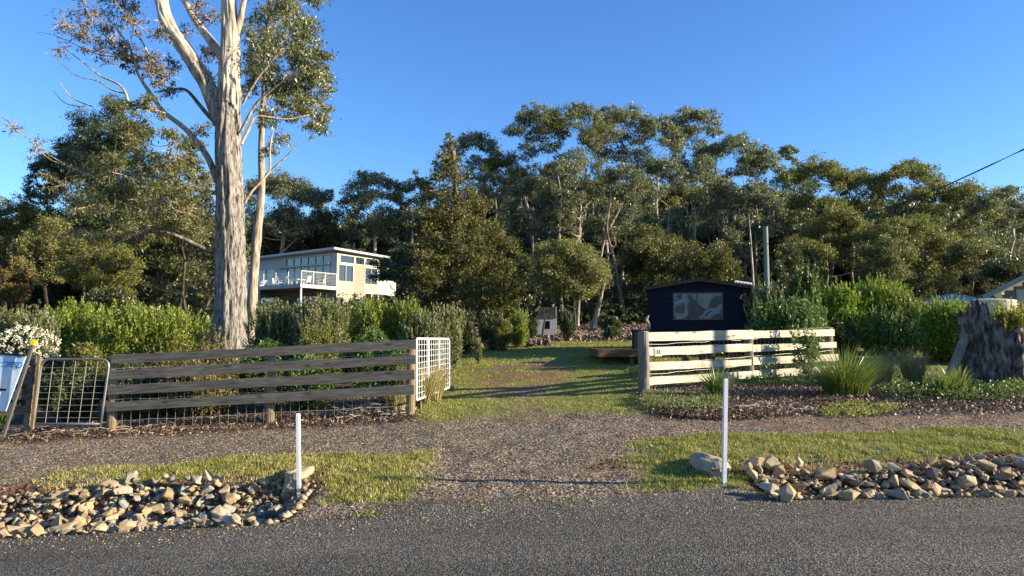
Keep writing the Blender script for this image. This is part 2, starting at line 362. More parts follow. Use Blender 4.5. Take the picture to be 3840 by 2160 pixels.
def ground_mat():
    m = M('ground_surface', .95, .15); wv = m.world()
    at_ = m.n('ShaderNodeAttribute', attribute_name='zone'); sp = m.n('ShaderNodeSeparateColor'); m.l(at_.outputs['Color'], sp.inputs[0])
    road, grass, soil = sp.outputs[0], sp.outputs[1], sp.outputs[2]; lit = at_.outputs['Alpha']
    def vor(scale):
        v = m.n('ShaderNodeTexVoronoi', Scale=scale); m.l(wv, v.inputs['Vector']); return v
    v1 = vor(95); v2 = vor(42); v3 = vor(28)
    def rnd(v):
        s = m.n('ShaderNodeSeparateColor'); m.l(v.outputs['Color'], s.inputs[0]); return s.outputs[0]
    big = m.noise(wv, .7, 4); mid = m.noise(wv, 3.5, 5, .65); fine = m.noise(wv, 22, 4, .7)
    croad = m.ramp(rnd(v1), [(0, (.026, .024, .020)), (.45, (.088, .081, .069)), (.8, (.165, .154, .128)), (1, (.30, .28, .22))])
    croad = m.mix(.6, croad, m.ramp(m.noise(m.world((.3, 1.3, 1)), .9, 6, .65), [(.36, .42), (.62, 1.)]), 'MULTIPLY')
    cgrav = m.ramp(rnd(v2), [(0, (.045, .031, .02)), (.35, (.14, .105, .07)), (.7, (.26, .205, .145)), (1, (.50, .42, .30))])
    cgrav = m.mix(m.ramp(mid, [(.45, 0.), (.66, .6)]), cgrav, (.13, .085, .05))
    cgrav = m.mix(m.ramp(big, [(.5, 0.), (.66, .35)]), cgrav, (.11, .125, .05))
    cgrass = m.ramp(fine, [(.25, (.06, .075, .015)), (.45, (.13, .15, .03)), (.6, (.20, .21, .05)), (.75, (.30, .27, .10))])
    cgrass = m.mix(m.ramp(mid, [(.45, 0.), (.62, .6)]), cgrass, (.19, .155, .065))
    csoil = m.ramp(fine, [(.3, (.08, .042, .022)), (.5, (.19, .11, .058)), (.7, (.29, .185, .105))])
    clit = m.ramp(rnd(v3), [(0, (.022, .014, .01)), (.5, (.075, .048, .032)), (.85, (.13, .085, .055)), (1, (.30, .23, .16))])
    c = m.mix(soil, cgrav, csoil); c = m.mix(lit, c, clit)
    gm = m.n('ShaderNodeMath', operation='MULTIPLY_ADD'); m.l(fine, gm.inputs[0]); gm.inputs[1].default_value = 1.7; gm.inputs[2].default_value = -.85
    ga = m.n('ShaderNodeMath', operation='ADD', use_clamp=True); m.l(gm.outputs[0], ga.inputs[0]); m.l(grass, ga.inputs[1])
    gs = m.ramp(ga.outputs[0], [(.3, 0.), (.6, 1.)])
    c = m.mix(gs, c, cgrass); c = m.mix(road, c, croad); m.col(c)
    h = m.mix(road, m.mix(gs, m.mix(lit, v2.outputs['Distance'], v3.outputs['Distance']), fine), v1.outputs['Distance'])
    h2 = m.mix(.5, h, fine)
    m.bump(h2, .9, .018); return m.m
MG = ground_mat()
def ground_part(name, mask):
    fs = quads[mask]; used = np.unique(fs); remap = np.full(len(V), -1); remap[used] = np.arange(len(used))
    o = fast_mesh(name, V[used], 4, MG, None, remap[fs]); me = o.data
    me.polygons.foreach_set('use_smooth', np.ones(len(me.polygons), bool))
    a = me.color_attributes.new('zone', 'FLOAT_COLOR', 'POINT'); a.data.foreach_set('color', W4[used].astype(np.float32).ravel())
    return tag(o, kind='structure')
X, Y_ = cx[:, 0], cx[:, 1]
inditch = (ditch(X, Y_)[0]+ditch(X, Y_)[1]) > .25
kind = np.full(len(quads), 5)
kind[(Y_ < 10.6) & (Y_ > 6)] = 1
kind[WQ[:, 3] > .5] = 3
kind[(WQ[:, 1] > .4) & (Y_ < 10)] = 2
kind[(Y_ >= 10.2) & (Y_ < 26.5) & (WQ[:, 3] < .5)] = 4
kind = np.where(WQ[:, 2] > .55, np.where(Y_ < 8.4, 6, 4), kind)
kind[inditch] = np.where(X[inditch] < 0, 7, 8)
kind[(Y_ > 30) | (np.abs(X) > 20)] = 5
kind[(WQ[:, 0] > .5) | (Y_ < 6.2)] = 0
for k_, nm in ((0, 'road'), (1, 'gravel_path'), (2, 'grass_verge'), (3, 'garden_bed'), (4, 'lawn'), (5, 'terrain'), (6, 'soil_bank')):
    if (kind == k_).any(): ground_part(nm, kind == k_)
DITCH_L = ground_part('ditch', kind == 7); DITCH_R = ground_part('ditch', kind == 8)

# ---------------------------------------------------------------- stones in the two ditches
def stone_mat(name, a, b, c):
    m = M(name, .85, .25); oi = m.n('ShaderNodeObjectInfo')
    n = m.noise(m.coord((1, 1, 1)), 9, 5, .6)
    col = m.ramp(oi.outputs['Random'], [(0, a), (.45, b), (.7, b), (1, c)])
    m.col(m.mix(.55, col, m.ramp(n, [(.3, .45), (.62, 1.)]), 'MULTIPLY')); m.bump(n, .5, .02); return m.m
S_TAN = stone_mat('tan_stone', (.30, .215, .115), (.38, .29, .17), (.44, .38, .28))
S_GREY = stone_mat('grey_stone', (.15, .135, .115), (.25, .225, .185), (.35, .32, .26))
def stone_mesh(i, mat):
    import bmesh
    r = random.Random(100+i); bm = bmesh.new()
    for k in range(r.randint(9, 13)):
        p = Vector((r.gauss(0, 1), r.gauss(0, 1), r.gauss(0, 1))).normalized()*r.uniform(.8, 1.05)
        p.x *= r.uniform(.9, 1.25); p.z *= .72
        if r.random() < .3: p.y = math.copysign(.6, p.y)
        bm.verts.new(p*.5)
    bmesh.ops.convex_hull(bm, input=bm.verts)
    loose = [v for v in bm.verts if not v.link_faces]
    for v in loose: bm.verts.remove(v)
    bmesh.ops.bevel(bm, geom=bm.edges[:], offset=.022, segments=1, affect='EDGES')
    me = bpy.data.meshes.new('stone'); bm.to_mesh(me); bm.free(); me.materials.append(mat); return me
SM = [stone_mesh(i, S_TAN if i % 8 < 5 else S_GREY) for i in range(24)]
def stones(parent, x0, x1, y0, y1f, n, seed):
    r = random.Random(seed); cand = []
    st = .120 if x0 > 0 else .131
    yy = y0
    while yy < 8.2:
        xx = x0
        while xx < x1:
            x = xx+r.uniform(-.06, .06); y = yy+r.uniform(-.06, .06); xx += st
            if y > y1f(x): continue
            cand.append((x, y))
        yy += st*.86
    r.shuffle(cand)
    for (x, y) in cand[:n]:
        s = r.choice([.10, .12, .14, .155, .17, .22])*r.uniform(.85, 1.1)
        o = bpy.data.objects.new('stone', r.choice(SM)); C.objects.link(o); o.parent = parent
        zf = float(np.interp(y, [y0, y0+.15, 7.2, 8], [0, .05, .07, .06]))
        o.location = (x, y, gz(x, y)+zf*.5+.06+r.uniform(-.03, .035)); o.rotation_euler = (r.uniform(-.7, .7), r.uniform(-.7, .7), r.uniform(0, 6.3))
        o.scale = (s*r.uniform(.9, 1.35), s*r.uniform(.8, 1.1), s*r.uniform(.8, 1.1))
stones(DITCH_L, -5.3, -2.36, 6.55, lambda x: 7.78-.10*math.sin(x*2)-.25*max(0, x+3.2), 298, 3)
stones(DITCH_R, 2.45, 5.7, 6.58, lambda x: 7.32+.06*math.sin(x*3)+.16*max(0, min(2, x-4.2)), 298, 4)
# small filler stones, one heap per ditch
def scatter_solid(name, pts, size, mat, root=None, flat=.6, label=None, kind='stuff'):
    n = len(pts); base_ = np.array([(1, 0, 0), (-1, 0, 0), (0, 1, 0), (0, -1, 0), (0, 0, 1), (0, 0, -1)], float)*.5
    fc = np.array([(0, 2, 4), (2, 1, 4), (1, 3, 4), (3, 0, 4), (2, 0, 5), (1, 2, 5), (3, 1, 5), (0, 3, 5)])[:4 if len(pts) > 4000 else 8]
    th = RNG.random(n)*6.28; sx = size*(.6+.8*RNG.random(n)); sy = sx*(.6+.5*RNG.random(n)); sz = sx*flat*(.7+.6*RNG.random(n))
    b = base_[None]*np.stack([sx, sy, sz], 1)[:, None, :]; b = b+(RNG.random(b.shape)-.5)*(.25*sx)[:, None, None]
    c, s = np.cos(th)[:, None], np.sin(th)[:, None]
    x = b[..., 0]*c-b[..., 1]*s; y = b[..., 0]*s+b[..., 1]*c
    P = np.stack([x, y, b[..., 2]], -1)+pts[:, None, :]
    idx = (fc[None]+(np.arange(n)*6)[:, None, None]).reshape(-1, 3)
    o = fast_mesh(name, P.reshape(-1, 3), 3, mat, root, idx)
    return tag(o, label, kind=kind)
def rect_pts(n, x0, x1, y0, y1, dens=None, lift=0):
    x = RNG.uniform(x0, x1, n); y = RNG.uniform(y0, y1, n)
    if dens is not None:
        k = RNG.random(n) < dens(x, y); x, y = x[k], y[k]
    return np.stack([x, y, ground(x, y)+lift], 1)
def peb_mat(name, cols):
    m = M(name, .85, .25); g = m.n('ShaderNodeNewGeometry'); m.col(m.ramp(g.outputs['Random Per Island'], [(i/(len(cols)-1), c) for i, c in enumerate(cols)])); return m.m
PB_GRAV = peb_mat('gravel_stone', [(.05, .035, .022), (.14, .10, .066), (.23, .175, .115), (.46, .38, .26)])
PB_TAN = peb_mat('rubble_stone', [(.14, .10, .06), (.28, .22, .14), (.40, .33, .22)])
scatter_solid('small_stones', rect_pts(2200, -6.2, -2.0, 6.52, 7.8, lambda x, y: ditch(x, y)[0] > .1, .05), .09, PB_TAN, DITCH_L)
scatter_solid('small_stones', rect_pts(2200, 2.4, 6.9, 6.52, 7.4, lambda x, y: ditch(x, y)[1] > .1, .05), .09, PB_TAN, DITCH_R)
def gravd(x, y):
    r, g, s, l = zones(x, y); return (1-g)*(1-r)*(1-.5*s)*(1-l)
tag(scatter_solid('gravel', rect_pts(56000, -6.5, 7.5, 6.4, 11.5, gravd), .022, PB_GRAV), 'loose grey brown gravel spread over the driveway entrance', 'gravel')
tag(scatter_solid('loose_chippings', rect_pts(9000, -5.5, 5.5, 5.6, 6.9, lambda x, y: smooth(5.8, 6.6, y)*(ditch(x, y)[0]+ditch(x, y)[1] < .1)), .018, PB_GRAV), 'loose chippings thrown onto the edge of the road', 'gravel')

# ---------------------------------------------------------------- blades, leaves, litter
def leaves_np(pos, size, k=4, droop=0.0, elong=2.2, up=0.0, normal_up=0.0, axis_dir=None):
    n = len(pos); d = RNG.normal(size=(n, 3))
    if axis_dir is not None: d = d*.45+axis_dir
    d[:, 2] += up-droop; d /= np.linalg.norm(d, axis=1)[:, None]+1e-9
    r = RNG.normal(size=(n, 3)); s = np.cross(d, r); s /= np.linalg.norm(s, axis=1)[:, None]+1e-9
    L = (size*(.6+.8*RNG.random(n)))[:, None]; Wd = L/elong
    if k == 3: P = np.stack([pos-s*Wd*.5, pos+s*Wd*.5, pos+d*L], 1)
    else: P = np.stack([pos, pos+d*L*.45+s*Wd*.5, pos+d*L, pos+d*L*.45-s*Wd*.5], 1)
    return P.reshape(-1, 3)
def cluster_points(c, R, n, nsub, flat=.8, shell=.45, subr=.36, bias_up=.25, rng=RNG):
    u = rng.normal(size=(nsub, 3)); u /= np.linalg.norm(u, axis=1)[:, None]; u[:, 2] += bias_up
    r = shell+(1-shell)*rng.random(nsub)**.6
    R3 = np.array((R, R, R*flat)); sub = np.array(c)+u*r[:, None]*R3
    which = rng.integers(0, nsub, n); g = rng.normal(size=(n, 3))*.58
    sr = subr*R*(.6+.8*rng.random(nsub))
    pos = sub[which]+g*sr[which][:, None]*np.array((1, 1, .62)); return pos, sub
def curve(p, q, n=5, sag=.15, jit=.05, rng=random):
    p = np.array(p, float); q = np.array(q, float); L = np.linalg.norm(q-p); t = np.linspace(0, 1, n)[:, None]
    mid = (p+q)/2+np.array((rng.uniform(-1, 1)*jit*L, rng.uniform(-1, 1)*jit*L, -sag*L))
    pts = (1-t)**2*p+2*t*(1-t)*mid+t*t*q
    return pts
def make_tree(name, label, cat, bpx, Y, blobs, trunk_r, leafm, barkm, dens=1.0, leaf=.14, dx=1.0, nsub=12, group=None, flat=.75, k=3,
              droop=.5, topx=None, lean=0, elong=2.2, blobdepth=None, fork=.45, trunks=1, twigs=True, subr=.36, bpos=None, shell=.45, upb=.25):
    """blobs: (px, py, r_px[, density]) measured at distance Y; each gets its own depth inside the crown"""
    b = base(bpx, Y) if bpos is None else np.array(bpos)
    root = thing(name, label, cat, b, group)
    rr = random.Random(int(bpx*7+Y*13))
    B3 = []
    xs = [q[0] for q in blobs]; hw = (max(xs)-min(xs))/2/F*Y+.5; cx_ = (max(xs)+min(xs))/2
    for q in blobs:
        dn = q[3] if len(q) > 3 else 1
        R = q[2]/F*Y; rel = min(1, abs(q[0]-cx_)/F*Y/hw)
        dep = math.sqrt(max(0, 1-rel*rel))*hw*dx*.8*rr.uniform(-1, 1)
        if len(q) > 4: dep = q[4]
        p = at(q[0], q[1], Y+dep); B3.append((p, R*(Y+dep)/Y, dn))
    P = []; T = Geo()
    top = max(B3, key=lambda e: e[0][2])[0]; H = top[2]-b[2]; mx = np.mean([e[0] for e in B3], 0)
    nodes = []
    for tI in range(trunks):
        ang = rr.uniform(0, 6.28); off = np.array((math.cos(ang), math.sin(ang), 0))*(.10*H if trunks > 1 else .01*H)
        mine = [e for i, e in enumerate(B3) if i % trunks == tI]; tm = max(mine, key=lambda e: e[0][2])[0]
        fk = b+np.array(((mx[0]-b[0])*.6+(tm[0]-mx[0])*.5, (mx[1]-b[1])*.5, H*(fork+.30)))+off
        st_ = b+off*.25-np.array((0, 0, .3)); tr = trunk_r*rr.uniform(.7, 1.1)
        pts = curve(st_, fk, 9, 0, .05, rr); pts[1:-1] += np.array([[rr.uniform(-1, 1)*.012*H, rr.uniform(-1, 1)*.012*H, 0] for _ in range(7)])
        rad = np.linspace(tr, tr*.45, 9); rad[0] *= 1.4; T.tube(pts, rad, 8, noise=.12)
        nodes += [(p, r_) for p, r_ in zip(pts[4:], rad[4:])]
    for (p, R, dn) in sorted(B3, key=lambda e: e[0][2]):
        q1 = p-np.array((0, 0, R*.35))
        n0, r0 = min(nodes, key=lambda a: np.linalg.norm(a[0]-q1)+2.2*max(0, a[0][2]-q1[2]+.25*R))
        pp = curve(n0, q1, 6, rr.uniform(0, .14), .08, rr); r1 = max(.35*r0, .03); r_s = np.linspace(min(r0*.7, trunk_r*.5), r1, 6)
        T.tube(pp, r_s, 6, noise=.1); nodes += [(a_, c_) for a_, c_ in zip(pp[2:], r_s[2:])]
        A = .5*leaf*leaf/elong*(2 if k == 4 else 1); n = int(dens*dn*math.pi*R*R/A)+20
        pos, sub = cluster_points(p, R, n, max(5, int(nsub)), flat, shell, subr, upb); P.append(pos)
        if twigs:
            stp = q1
            for s_ in sub[::4]:
                T.tube([stp, (stp+s_)/2-np.array((0, 0, .1*R)), s_], [r1*.5, r1*.35, r1*.15], 3, False)
    P = np.concatenate(P)
    T.build('trunk', barkm, root, smooth_=True)
    fast_mesh('crown', leaves_np(P, leaf, k, droop, elong), k, leafm, root)
    return root

# ---------------------------------------------------------------- fences
def board(name, p, q, h, t, mat, root, z_off=0, segs=14, warp=.006, label=None):
    """a weathered board from p to q (top edge line), slightly warped, origin at its middle so its grain is its own"""
    p = np.array(p, float); q = np.array(q, float); L = np.linalg.norm(q-p); d = (q-p)/L
    n_ = np.cross(d, (0, 0, 1)); n_ /= np.linalg.norm(n_); up = np.cross(n_, d)
    r = np.random.default_rng(int(abs(p[0]*1000+p[2]*7777)) % 99991); ts = np.linspace(0, 1, segs+1)
    wt = warp*np.cumsum(r.normal(size=segs+1))*.35; wb = warp*np.cumsum(r.normal(size=segs+1))*.35; wn = warp*np.cumsum(r.normal(size=segs+1))*.4
    V_ = []
    for i, s in enumerate(ts):
        x = (s-.5)*L
        V_ += [(x, wn[i], wt[i]), (x, wn[i]+t, wt[i]), (x, wn[i]+t, -h+wb[i]), (x, wn[i], -h+wb[i])]
    f = [(i*4+j, i*4+(j+1) % 4, i*4+4+(j+1) % 4, i*4+4+j) for i in range(segs) for j in range(4)]+[(3, 2, 1, 0), (segs*4, segs*4+1, segs*4+2, segs*4+3)]
    me = bpy.data.meshes.new(name); me.from_pydata(V_, [], f); me.update()
    o = finish(me, name, mat, root, label=label); mid = (p+q)/2
    from mathutils import Matrix
    rot = Matrix((tuple(d), tuple(-n_), tuple(up))).transposed()
    o.rotation_euler = rot.to_euler(); loc = mid-(np.array(root.location) if root else 0); o.location = loc; return o
def wire_mesh(pa, pb, za, zb, nv, nh, root, sag=.01):
    """pa, pb: ground-level ends; wires from za to zb above them"""
    g = Geo(); pa = np.array(pa, float); pb = np.array(pb, float)
    hs = np.linspace(0, 1, nh)
    for i in range(nv):
        t = (i+.5)/nv; p = pa+(pb-pa)*t; g.tube([p+(0, 0, za), p+(RNG.normal()*.006, 0, (za+zb)/2), p+(0, 0, zb)], .0022, 3, False)
    for h in hs:
        pts = [pa+(pb-pa)*t+np.array((0, 0, za+(zb-za)*h+RNG.normal()*.006)) for t in np.linspace(0, 1, 24)]
        g.tube(pts, .0025, 3, False)
    return g.build('wire_mesh', P_WIRE, root)
def post(root, x, y, ztop, r=.075, mat=None, name='post', flat_top=True):
    z0 = gz(x, y)-.15; g = Geo(); g.tube([(x, y, z0), (x+.005, y, (z0+ztop)/2), (x, y, ztop-.012), (x, y, ztop)], [r*1.04, r, r*.98, r*.9], 14)
    return g.build(name, mat or W_POST, root, smooth_=False)

YF = 10.88
fl = thing('board_fence', 'dark grey four board timber fence with sagging wire, left of the driveway', 'fence', base(980, YF), None)
rows = [((416, 1330), (1559, 1273)), ((410, 1389), (1557, 1329.5)), ((403, 1447), (1554, 1386)), ((397, 1509), (1552, 1444.5))]
for (a, b) in rows:
    board('board', at(a[0], a[1], YF-.03), at(b[0], b[1], YF-.06), .142, .035, W_GREY, fl)
for px in (436, 1022, 1543):
    x = (px-1920)/F*(YF+.09); tz = at(px, 1330-(px-416)*.05+5, YF+.09)[2]
    post(fl, x, YF+.09, tz, .07)
gA = base(425, YF+.02); gB = base(1540, YF+.02)
wire_mesh(gA, gB, -.02, .95, 34, 7, fl)
# nails
g = Geo()
for (a, b) in rows:
    for px in (436, 1022, 1543):
        t = (px-a[0])/(b[0]-a[0]); py = a[1]+(b[1]-a[1])*t
        for dy in (8, 25):
            p = at(px+(-4 if dy == 8 else 3), py+dy, YF-.068); g.tube([p+(0, 0, 0), p-(0, .004, 0)], .005, 6)
tag(g.build('nail', P_GALV, fl), kind='stuff')

fs = thing('board_fence', 'short end of grey board fence behind the leaning sign at the left edge', 'fence', base(60, YF))
for ya, yb, xe in ((1338, 1336, 135), (1404, 1401, 126), (1463, 1459, 119), (1524, 1518, 112)):
    board('board', at(-420, ya+21, YF-.02), at(xe, yb, YF-.04), .142, .035, W_GREY, fs)
g = Geo(); p0 = on_ground(105, 1600); g.tube([at(108, 1608, YF+.05), at(139, 1338, YF+.05)], [.075, .068], 12, noise=.05); g.build('post', W_POST, fs)
g = Geo(); g.bar(at(120, 1604, YF-.08), at(147, 1338, YF-.08), .045, .03); g.build('batten', W_POST, fs)

# bleached fence on the right, running away from the road
R0 = at(2400, 1495, 12.4); rp = base(2400, 12.4); rq = base(3136, 15.6)
fr = thing('board_fence', 'bleached white four board fence with house number, right of the driveway', 'fence', rp)
def rf_pt(t, py0, py1):     # point on the fence face, t along it, heights measured at both ends
    px = (2427, 3131); a = at(px[0], py0, 12.42); b = at(px[1], py1, 15.62); return a+(b-a)*t
rowsR = [(1247, 1235), (1304, 1282), (1358, 1327), (1414, 1372)]
TS = .505
for i, (ya, yb) in enumerate(rowsR):
    board('board', rf_pt(0, ya, yb), rf_pt(TS-.001, ya, yb), .15, .04, W_WHITE, fr, warp=.008)
    board('board', rf_pt(TS+.001, ya, yb), rf_pt(1+.012*i, ya, yb), .15, .04, W_WHITE, fr, warp=.008)
dirR = (rf_pt(1, 1247, 1247)-rf_pt(0, 1247, 1247)); dirR[2] = 0; LR = np.linalg.norm(dirR); dirR /= LR; nR = np.array((dirR[1], -dirR[0], 0))
for t in (-.005, TS, .985):
    p = rf_pt(t, 1247, 1235)-nR*.10; post(fr, p[0], p[1], p[2]+.03, .085, W_POST)
gp = thing('gate_post', 'tall grey round post with a chain, left end of the white fence', 'post', base(2412, 12.35))
x = (2414-1920)/F*12.35; post(gp, x, 12.35, at(2414, 1242, 12.35)[2], .085, W_POSTG)
# square end caps of the boards
for i, (ya, yb) in enumerate(rowsR):
    p = rf_pt(0, ya, yb); g = Geo(); g.box(p-nR*.02-dirR*.05-np.array((0, 0, .075)), (.085, .055, .135), np.stack([dirR, -nR, (0, 0, 1)], 1)); g.build('end_block', W_GREY, fr)
# chain hanging on the gate post
ch = thing('chain', 'steel chain hanging down the grey gate post', 'chain', (x+.09, 12.26, gz(x, 12.26)))
g = Geo(); zt = at(2414, 1290, 12.26)[2]
for k in range(34):
    th = np.linspace(0, 2*math.pi, 9)[:-1]; z = zt-k*.0165; xx = x+.085+.012*math.sin(k*.4); ax = k % 2
    ring = [(xx+(.006*math.cos(a) if ax else 0), 12.25+(0 if ax else .006*math.cos(a)), z+.012*math.sin(a)) for a in list(th)+[th[0]]]
    g.tube(ring, .0022, 4, False)
g.build('links', P_GALV, ch)
wa = rf_pt(0, 1247, 1235)-nR*.03; wb = rf_pt(1, 1247, 1235)-nR*.03
wa[2] = gz(wa[0], wa[1]); wb[2] = gz(wb[0], wb[1]); wire_mesh(wa, wb, .0, .88, 46, 6, fr)
g = Geo(); wire = [wa+(wb-wa)*t+np.array((0, 0, 1.02+.02*math.sin(t*9))) for t in np.linspace(0, 1, 20)]; g.tube(wire, .003, 4); g.build('top_wire', P_WIRE, fr)
# number plate with three tiles
def face_pt(px, py, out=.0):
    # intersect view ray with the fence face plane
    o_ = np.array((0, 0, CAMH)); d_ = at(px, py, 10)-o_; q_ = rf_pt(0, 1247, 1235); t_ = np.dot(q_+nR*out-o_, nR)/np.dot(d_, nR); return o_+d_*t_
npr = thing('number_plate', 'small pale house number plate reading 220 on the second white board', 'number plate', face_pt(2468, 1320, .01), rz=math.atan2(dirR[1], dirR[0]))
g = Geo(); g.box((0, 0, 0), (.175, .012, .15)); g.build('plate', P_PLATE, npr, local=True)
for k, chx in enumerate('220'):
    g = Geo(); X0 = -.05+k*.05
    for a, b in (((-.019, -.042), (.019, -.042)), ((.019, -.042), (.019, .042)), ((.019, .042), (-.019, .042)), ((-.019, .042), (-.019, -.042))):
        g.bar((X0+a[0], -.009, a[1]), (X0+b[0], -.009, b[1]), .004, .003)
    g.build('tile_border', P_INK, npr, local=True)
    cu = bpy.data.curves.new('digit', 'FONT'); cu.body = chx; cu.size = .085; cu.extrude = .001; cu.align_x = 'CENTER'; cu.materials.append(P_INK)
    o = bpy.data.objects.new('digit', cu); C.objects.link(o); o.parent = npr; o.location = (X0, -.0085, -.03); o.rotation_euler = (math.pi/2, 0, 0)
pn = thing('notice', 'blank pale timber notice at the left end of the second white board', 'sign', face_pt(2438, 1318, .012), rz=math.atan2(dirR[1], dirR[0]))
g = Geo(); g.box((0, 0, 0), (.105, .01, .13)); g.build('panel', P_PLATE, pn, local=True)
g = Geo()
for z in (.035, .015, -.005, -.02): g.box((0, -.0065, z), (.075, .002, .003))
g.build('print', P_INK, pn, local=True)

# ---------------------------------------------------------------- gates
wg = thing('mesh_gate', 'open white mesh farm gate swung back beside the dark fence', 'gate', base(1562, 11.1))
A1, A0 = at(1562, 1270, 11.1), at(1562, 1500, 11.1); B1, B0 = at(1684, 1271, 14.1), at(1684, 1453, 14.1)
def gpt(s, h): return (A0*(1-s)+B0*s)*(1-h)+(A1*(1-s)+B1*s)*h
g = Geo()
fr_ = [gpt(0, 0), gpt(0, .5), gpt(0, .97), gpt(.01, 1), gpt(.5, 1), gpt(.97, 1), gpt(1, .96), gpt(1, .5), gpt(1, 0)]
g.tube(fr_, .019, 8); g.tube([gpt(0, 0), gpt(1, 0)], .019, 8); g.build('frame', P_WHITE, wg)
for s in (.30, .64):
    g = Geo(); g.tube([gpt(s, 0), gpt(s, 1)], .019, 8); g.build('stay', P_WHITE, wg)
g = Geo()
for k in range(1, 15): g.tube([gpt(k/15, 0), gpt(k/15, 1)], .0035, 4, False)
for k in range(1, 10): g.tube([gpt(0, k/10), gpt(1, k/10)], .0035, 4, False)
g.build('mesh_wires', P_WHITE, wg)
g = Geo(); cw = gpt(1, 0)+np.array((.05, 0, -.03))
th = np.linspace(0, 2*math.pi, 17)[:-1]
g.tube([cw-(0, .022, 0), cw+(0, .022, 0)], .062, 16); g.build('wheel', P_BLACK, wg)

pgt = thing('pipe_gate', 'small galvanised pipe gate with wire grid and rounded top corners', 'gate', base(265, YF))
def q4(s, h):   # s 0..1 left to right, h 0..1 bottom to top
    bl, br, tl, tr = (126, 1597), (377, 1597), (157, 1344), (412, 1344)
    x_ = (bl[0]*(1-s)+br[0]*s)*(1-h)+(tl[0]*(1-s)+tr[0]*s)*h; y_ = 1597*(1-h)+1347*h; return at(x_, y_, YF-.05)
cr = []
for a in np.linspace(0, math.pi/2, 7): cr.append((.12-.12*math.cos(a), .88+.12*math.sin(a)))
fp = [q4(0, -.02)]+[q4(0, h) for h in (.3, .6)]+[q4(*c) for c in cr]+[q4(1-s, h) for s, h in reversed(cr)]+[q4(1, .6), q4(1, .3), q4(1, -.03)]
g = Geo(); g.tube(fp, .018, 10); g.tube([q4(0, .03), q4(1, .03)], .018, 10); g.build('frame', P_GALV, pgt, smooth_=True)
g = Geo()
for s in (.17, .335, .50, .665, .83): g.tube([q4(s, .03), q4(s, 1)], .0034, 5, False)
for k in range(1, 10): g.tube([q4(.0, .03+k*.0935), q4(1, .03+k*.0935)], .0026, 5, False)
g.build('wire_grid', P_WIRE, pgt)
g = Geo(); g.tube([q4(-.06, .86), q4(.01, .86)], .022, 8); g.build('hinge', P_GALV, pgt)

# ---------------------------------------------------------------- leaning sign and its stake
YS = 10.2
TL, TR, BR, BL = at(-160, 1318, YS), at(100, 1336, YS-.02), at(24, 1542, YS-.06), at(-236, 1524, YS-.06)
sg = thing('sign_board', 'leaning white and blue sign board with upside down lettering, at the left edge', 'sign', base(40, YS))
def spt(u, v, o_=0): return (TL*(1-u)+TR*u)*(1-v)+(BL*(1-u)+BR*u)*v-np.array((0, o_, 0))
def quadslab(u0, u1, v0, v1, o0, o1, name, mat, nm=0):
    a = [spt(u0, v0, o0), spt(u1, v0, o0), spt(u1, v1, o0), spt(u0, v1, o0)]; b = [spt(u0, v0, o1), spt(u1, v0, o1), spt(u1, v1, o1), spt(u0, v1, o1)]
    g = Geo(); g.add(a+b, [(0, 1, 2, 3), (7, 6, 5, 4), (0, 4, 5, 1), (1, 5, 6, 2), (2, 6, 7, 3), (3, 7, 4, 0)]); return g.build(name, mat, sg)
quadslab(0, 1, 0, 1, .0, .02, 'back_panel', P_SIGN); quadslab(0, .88, .03, .60, .021, .034, 'face_panel', P_SIGN)
quadslab(0, .86, .66, .985, .021, .038, 'lower_panel', P_WHITE); quadslab(0, 1, -.03, 0, -.004, .04, 'top_edge', P_DARK); quadslab(0, .9, .605, .64, .021, .03, 'seam_strip', P_DARK)
cu = bpy.data.curves.new('lettering', 'FONT'); cu.body = 'GSBC'; cu.size = .118; cu.extrude = .001; cu.offset = .0022; cu.materials.append(P_BLUE); cu.align_x = 'CENTER'; cu.align_y = 'CENTER'
o = bpy.data.objects.new('lettering', cu); C.objects.link(o); o.parent = sg; lp = at(49, 1366, YS-.065)
o.location = lp-np.array(sg.location); o.rotation_euler = (math.pi/2, math.pi+math.radians(4), 0)
st = thing('stake', 'thin metal stake with yellow cap leaning against the sign', 'stake', on_ground(12, 1634))
g = Geo(); a = at(12, 1640, YS-.12); b = at(124, 1292, YS-.12); g.bar(a, b, .034, .034); g.build('rod', P_STAKE, st)
g = Geo(); d = (b-a)/np.linalg.norm(b-a); g.bar(b-d*.005, b+d*.065, .058, .05); g.build('cap', P_YEL, st)

# ---------------------------------------------------------------- white marker posts, headwalls
for (pb, pt, lab) in (((1122, 1872), (1118, 1550), 'shorter white marker post at the left ditch end'), ((2715, 1816), (2721, 1420), 'taller white marker post at the right ditch end')):
    b = on_ground(*pb); t = at(pt[0], pt[1], b[1]); r_ = thing('marker_post', lab, 'marker post', b, 'white posts marking the ditch ends')
    g = Geo(); wv_ = .032 if pb[0] < 2000 else .036
    v = []
    for p, k in ((b-np.array((0, 0, .05)), 1), (t-np.array((0, 0, .02)), 1), (t, .8)):
        for a, c_ in ((-1, -1), (1, -1), (1, 1), (-1, 1)): v.append(p+np.array((a*wv_/2*k, c_*.026*k, 0)))
    g.add(v, [(0, 1, 5, 4), (1, 2, 6, 5), (2, 3, 7, 6), (3, 0, 4, 7), (4, 5, 9, 8), (5, 6, 10, 9), (6, 7, 11, 10), (7, 4, 8, 11), (8, 9, 10, 11)])
    g.build('shaft', P_WHITE, r_)
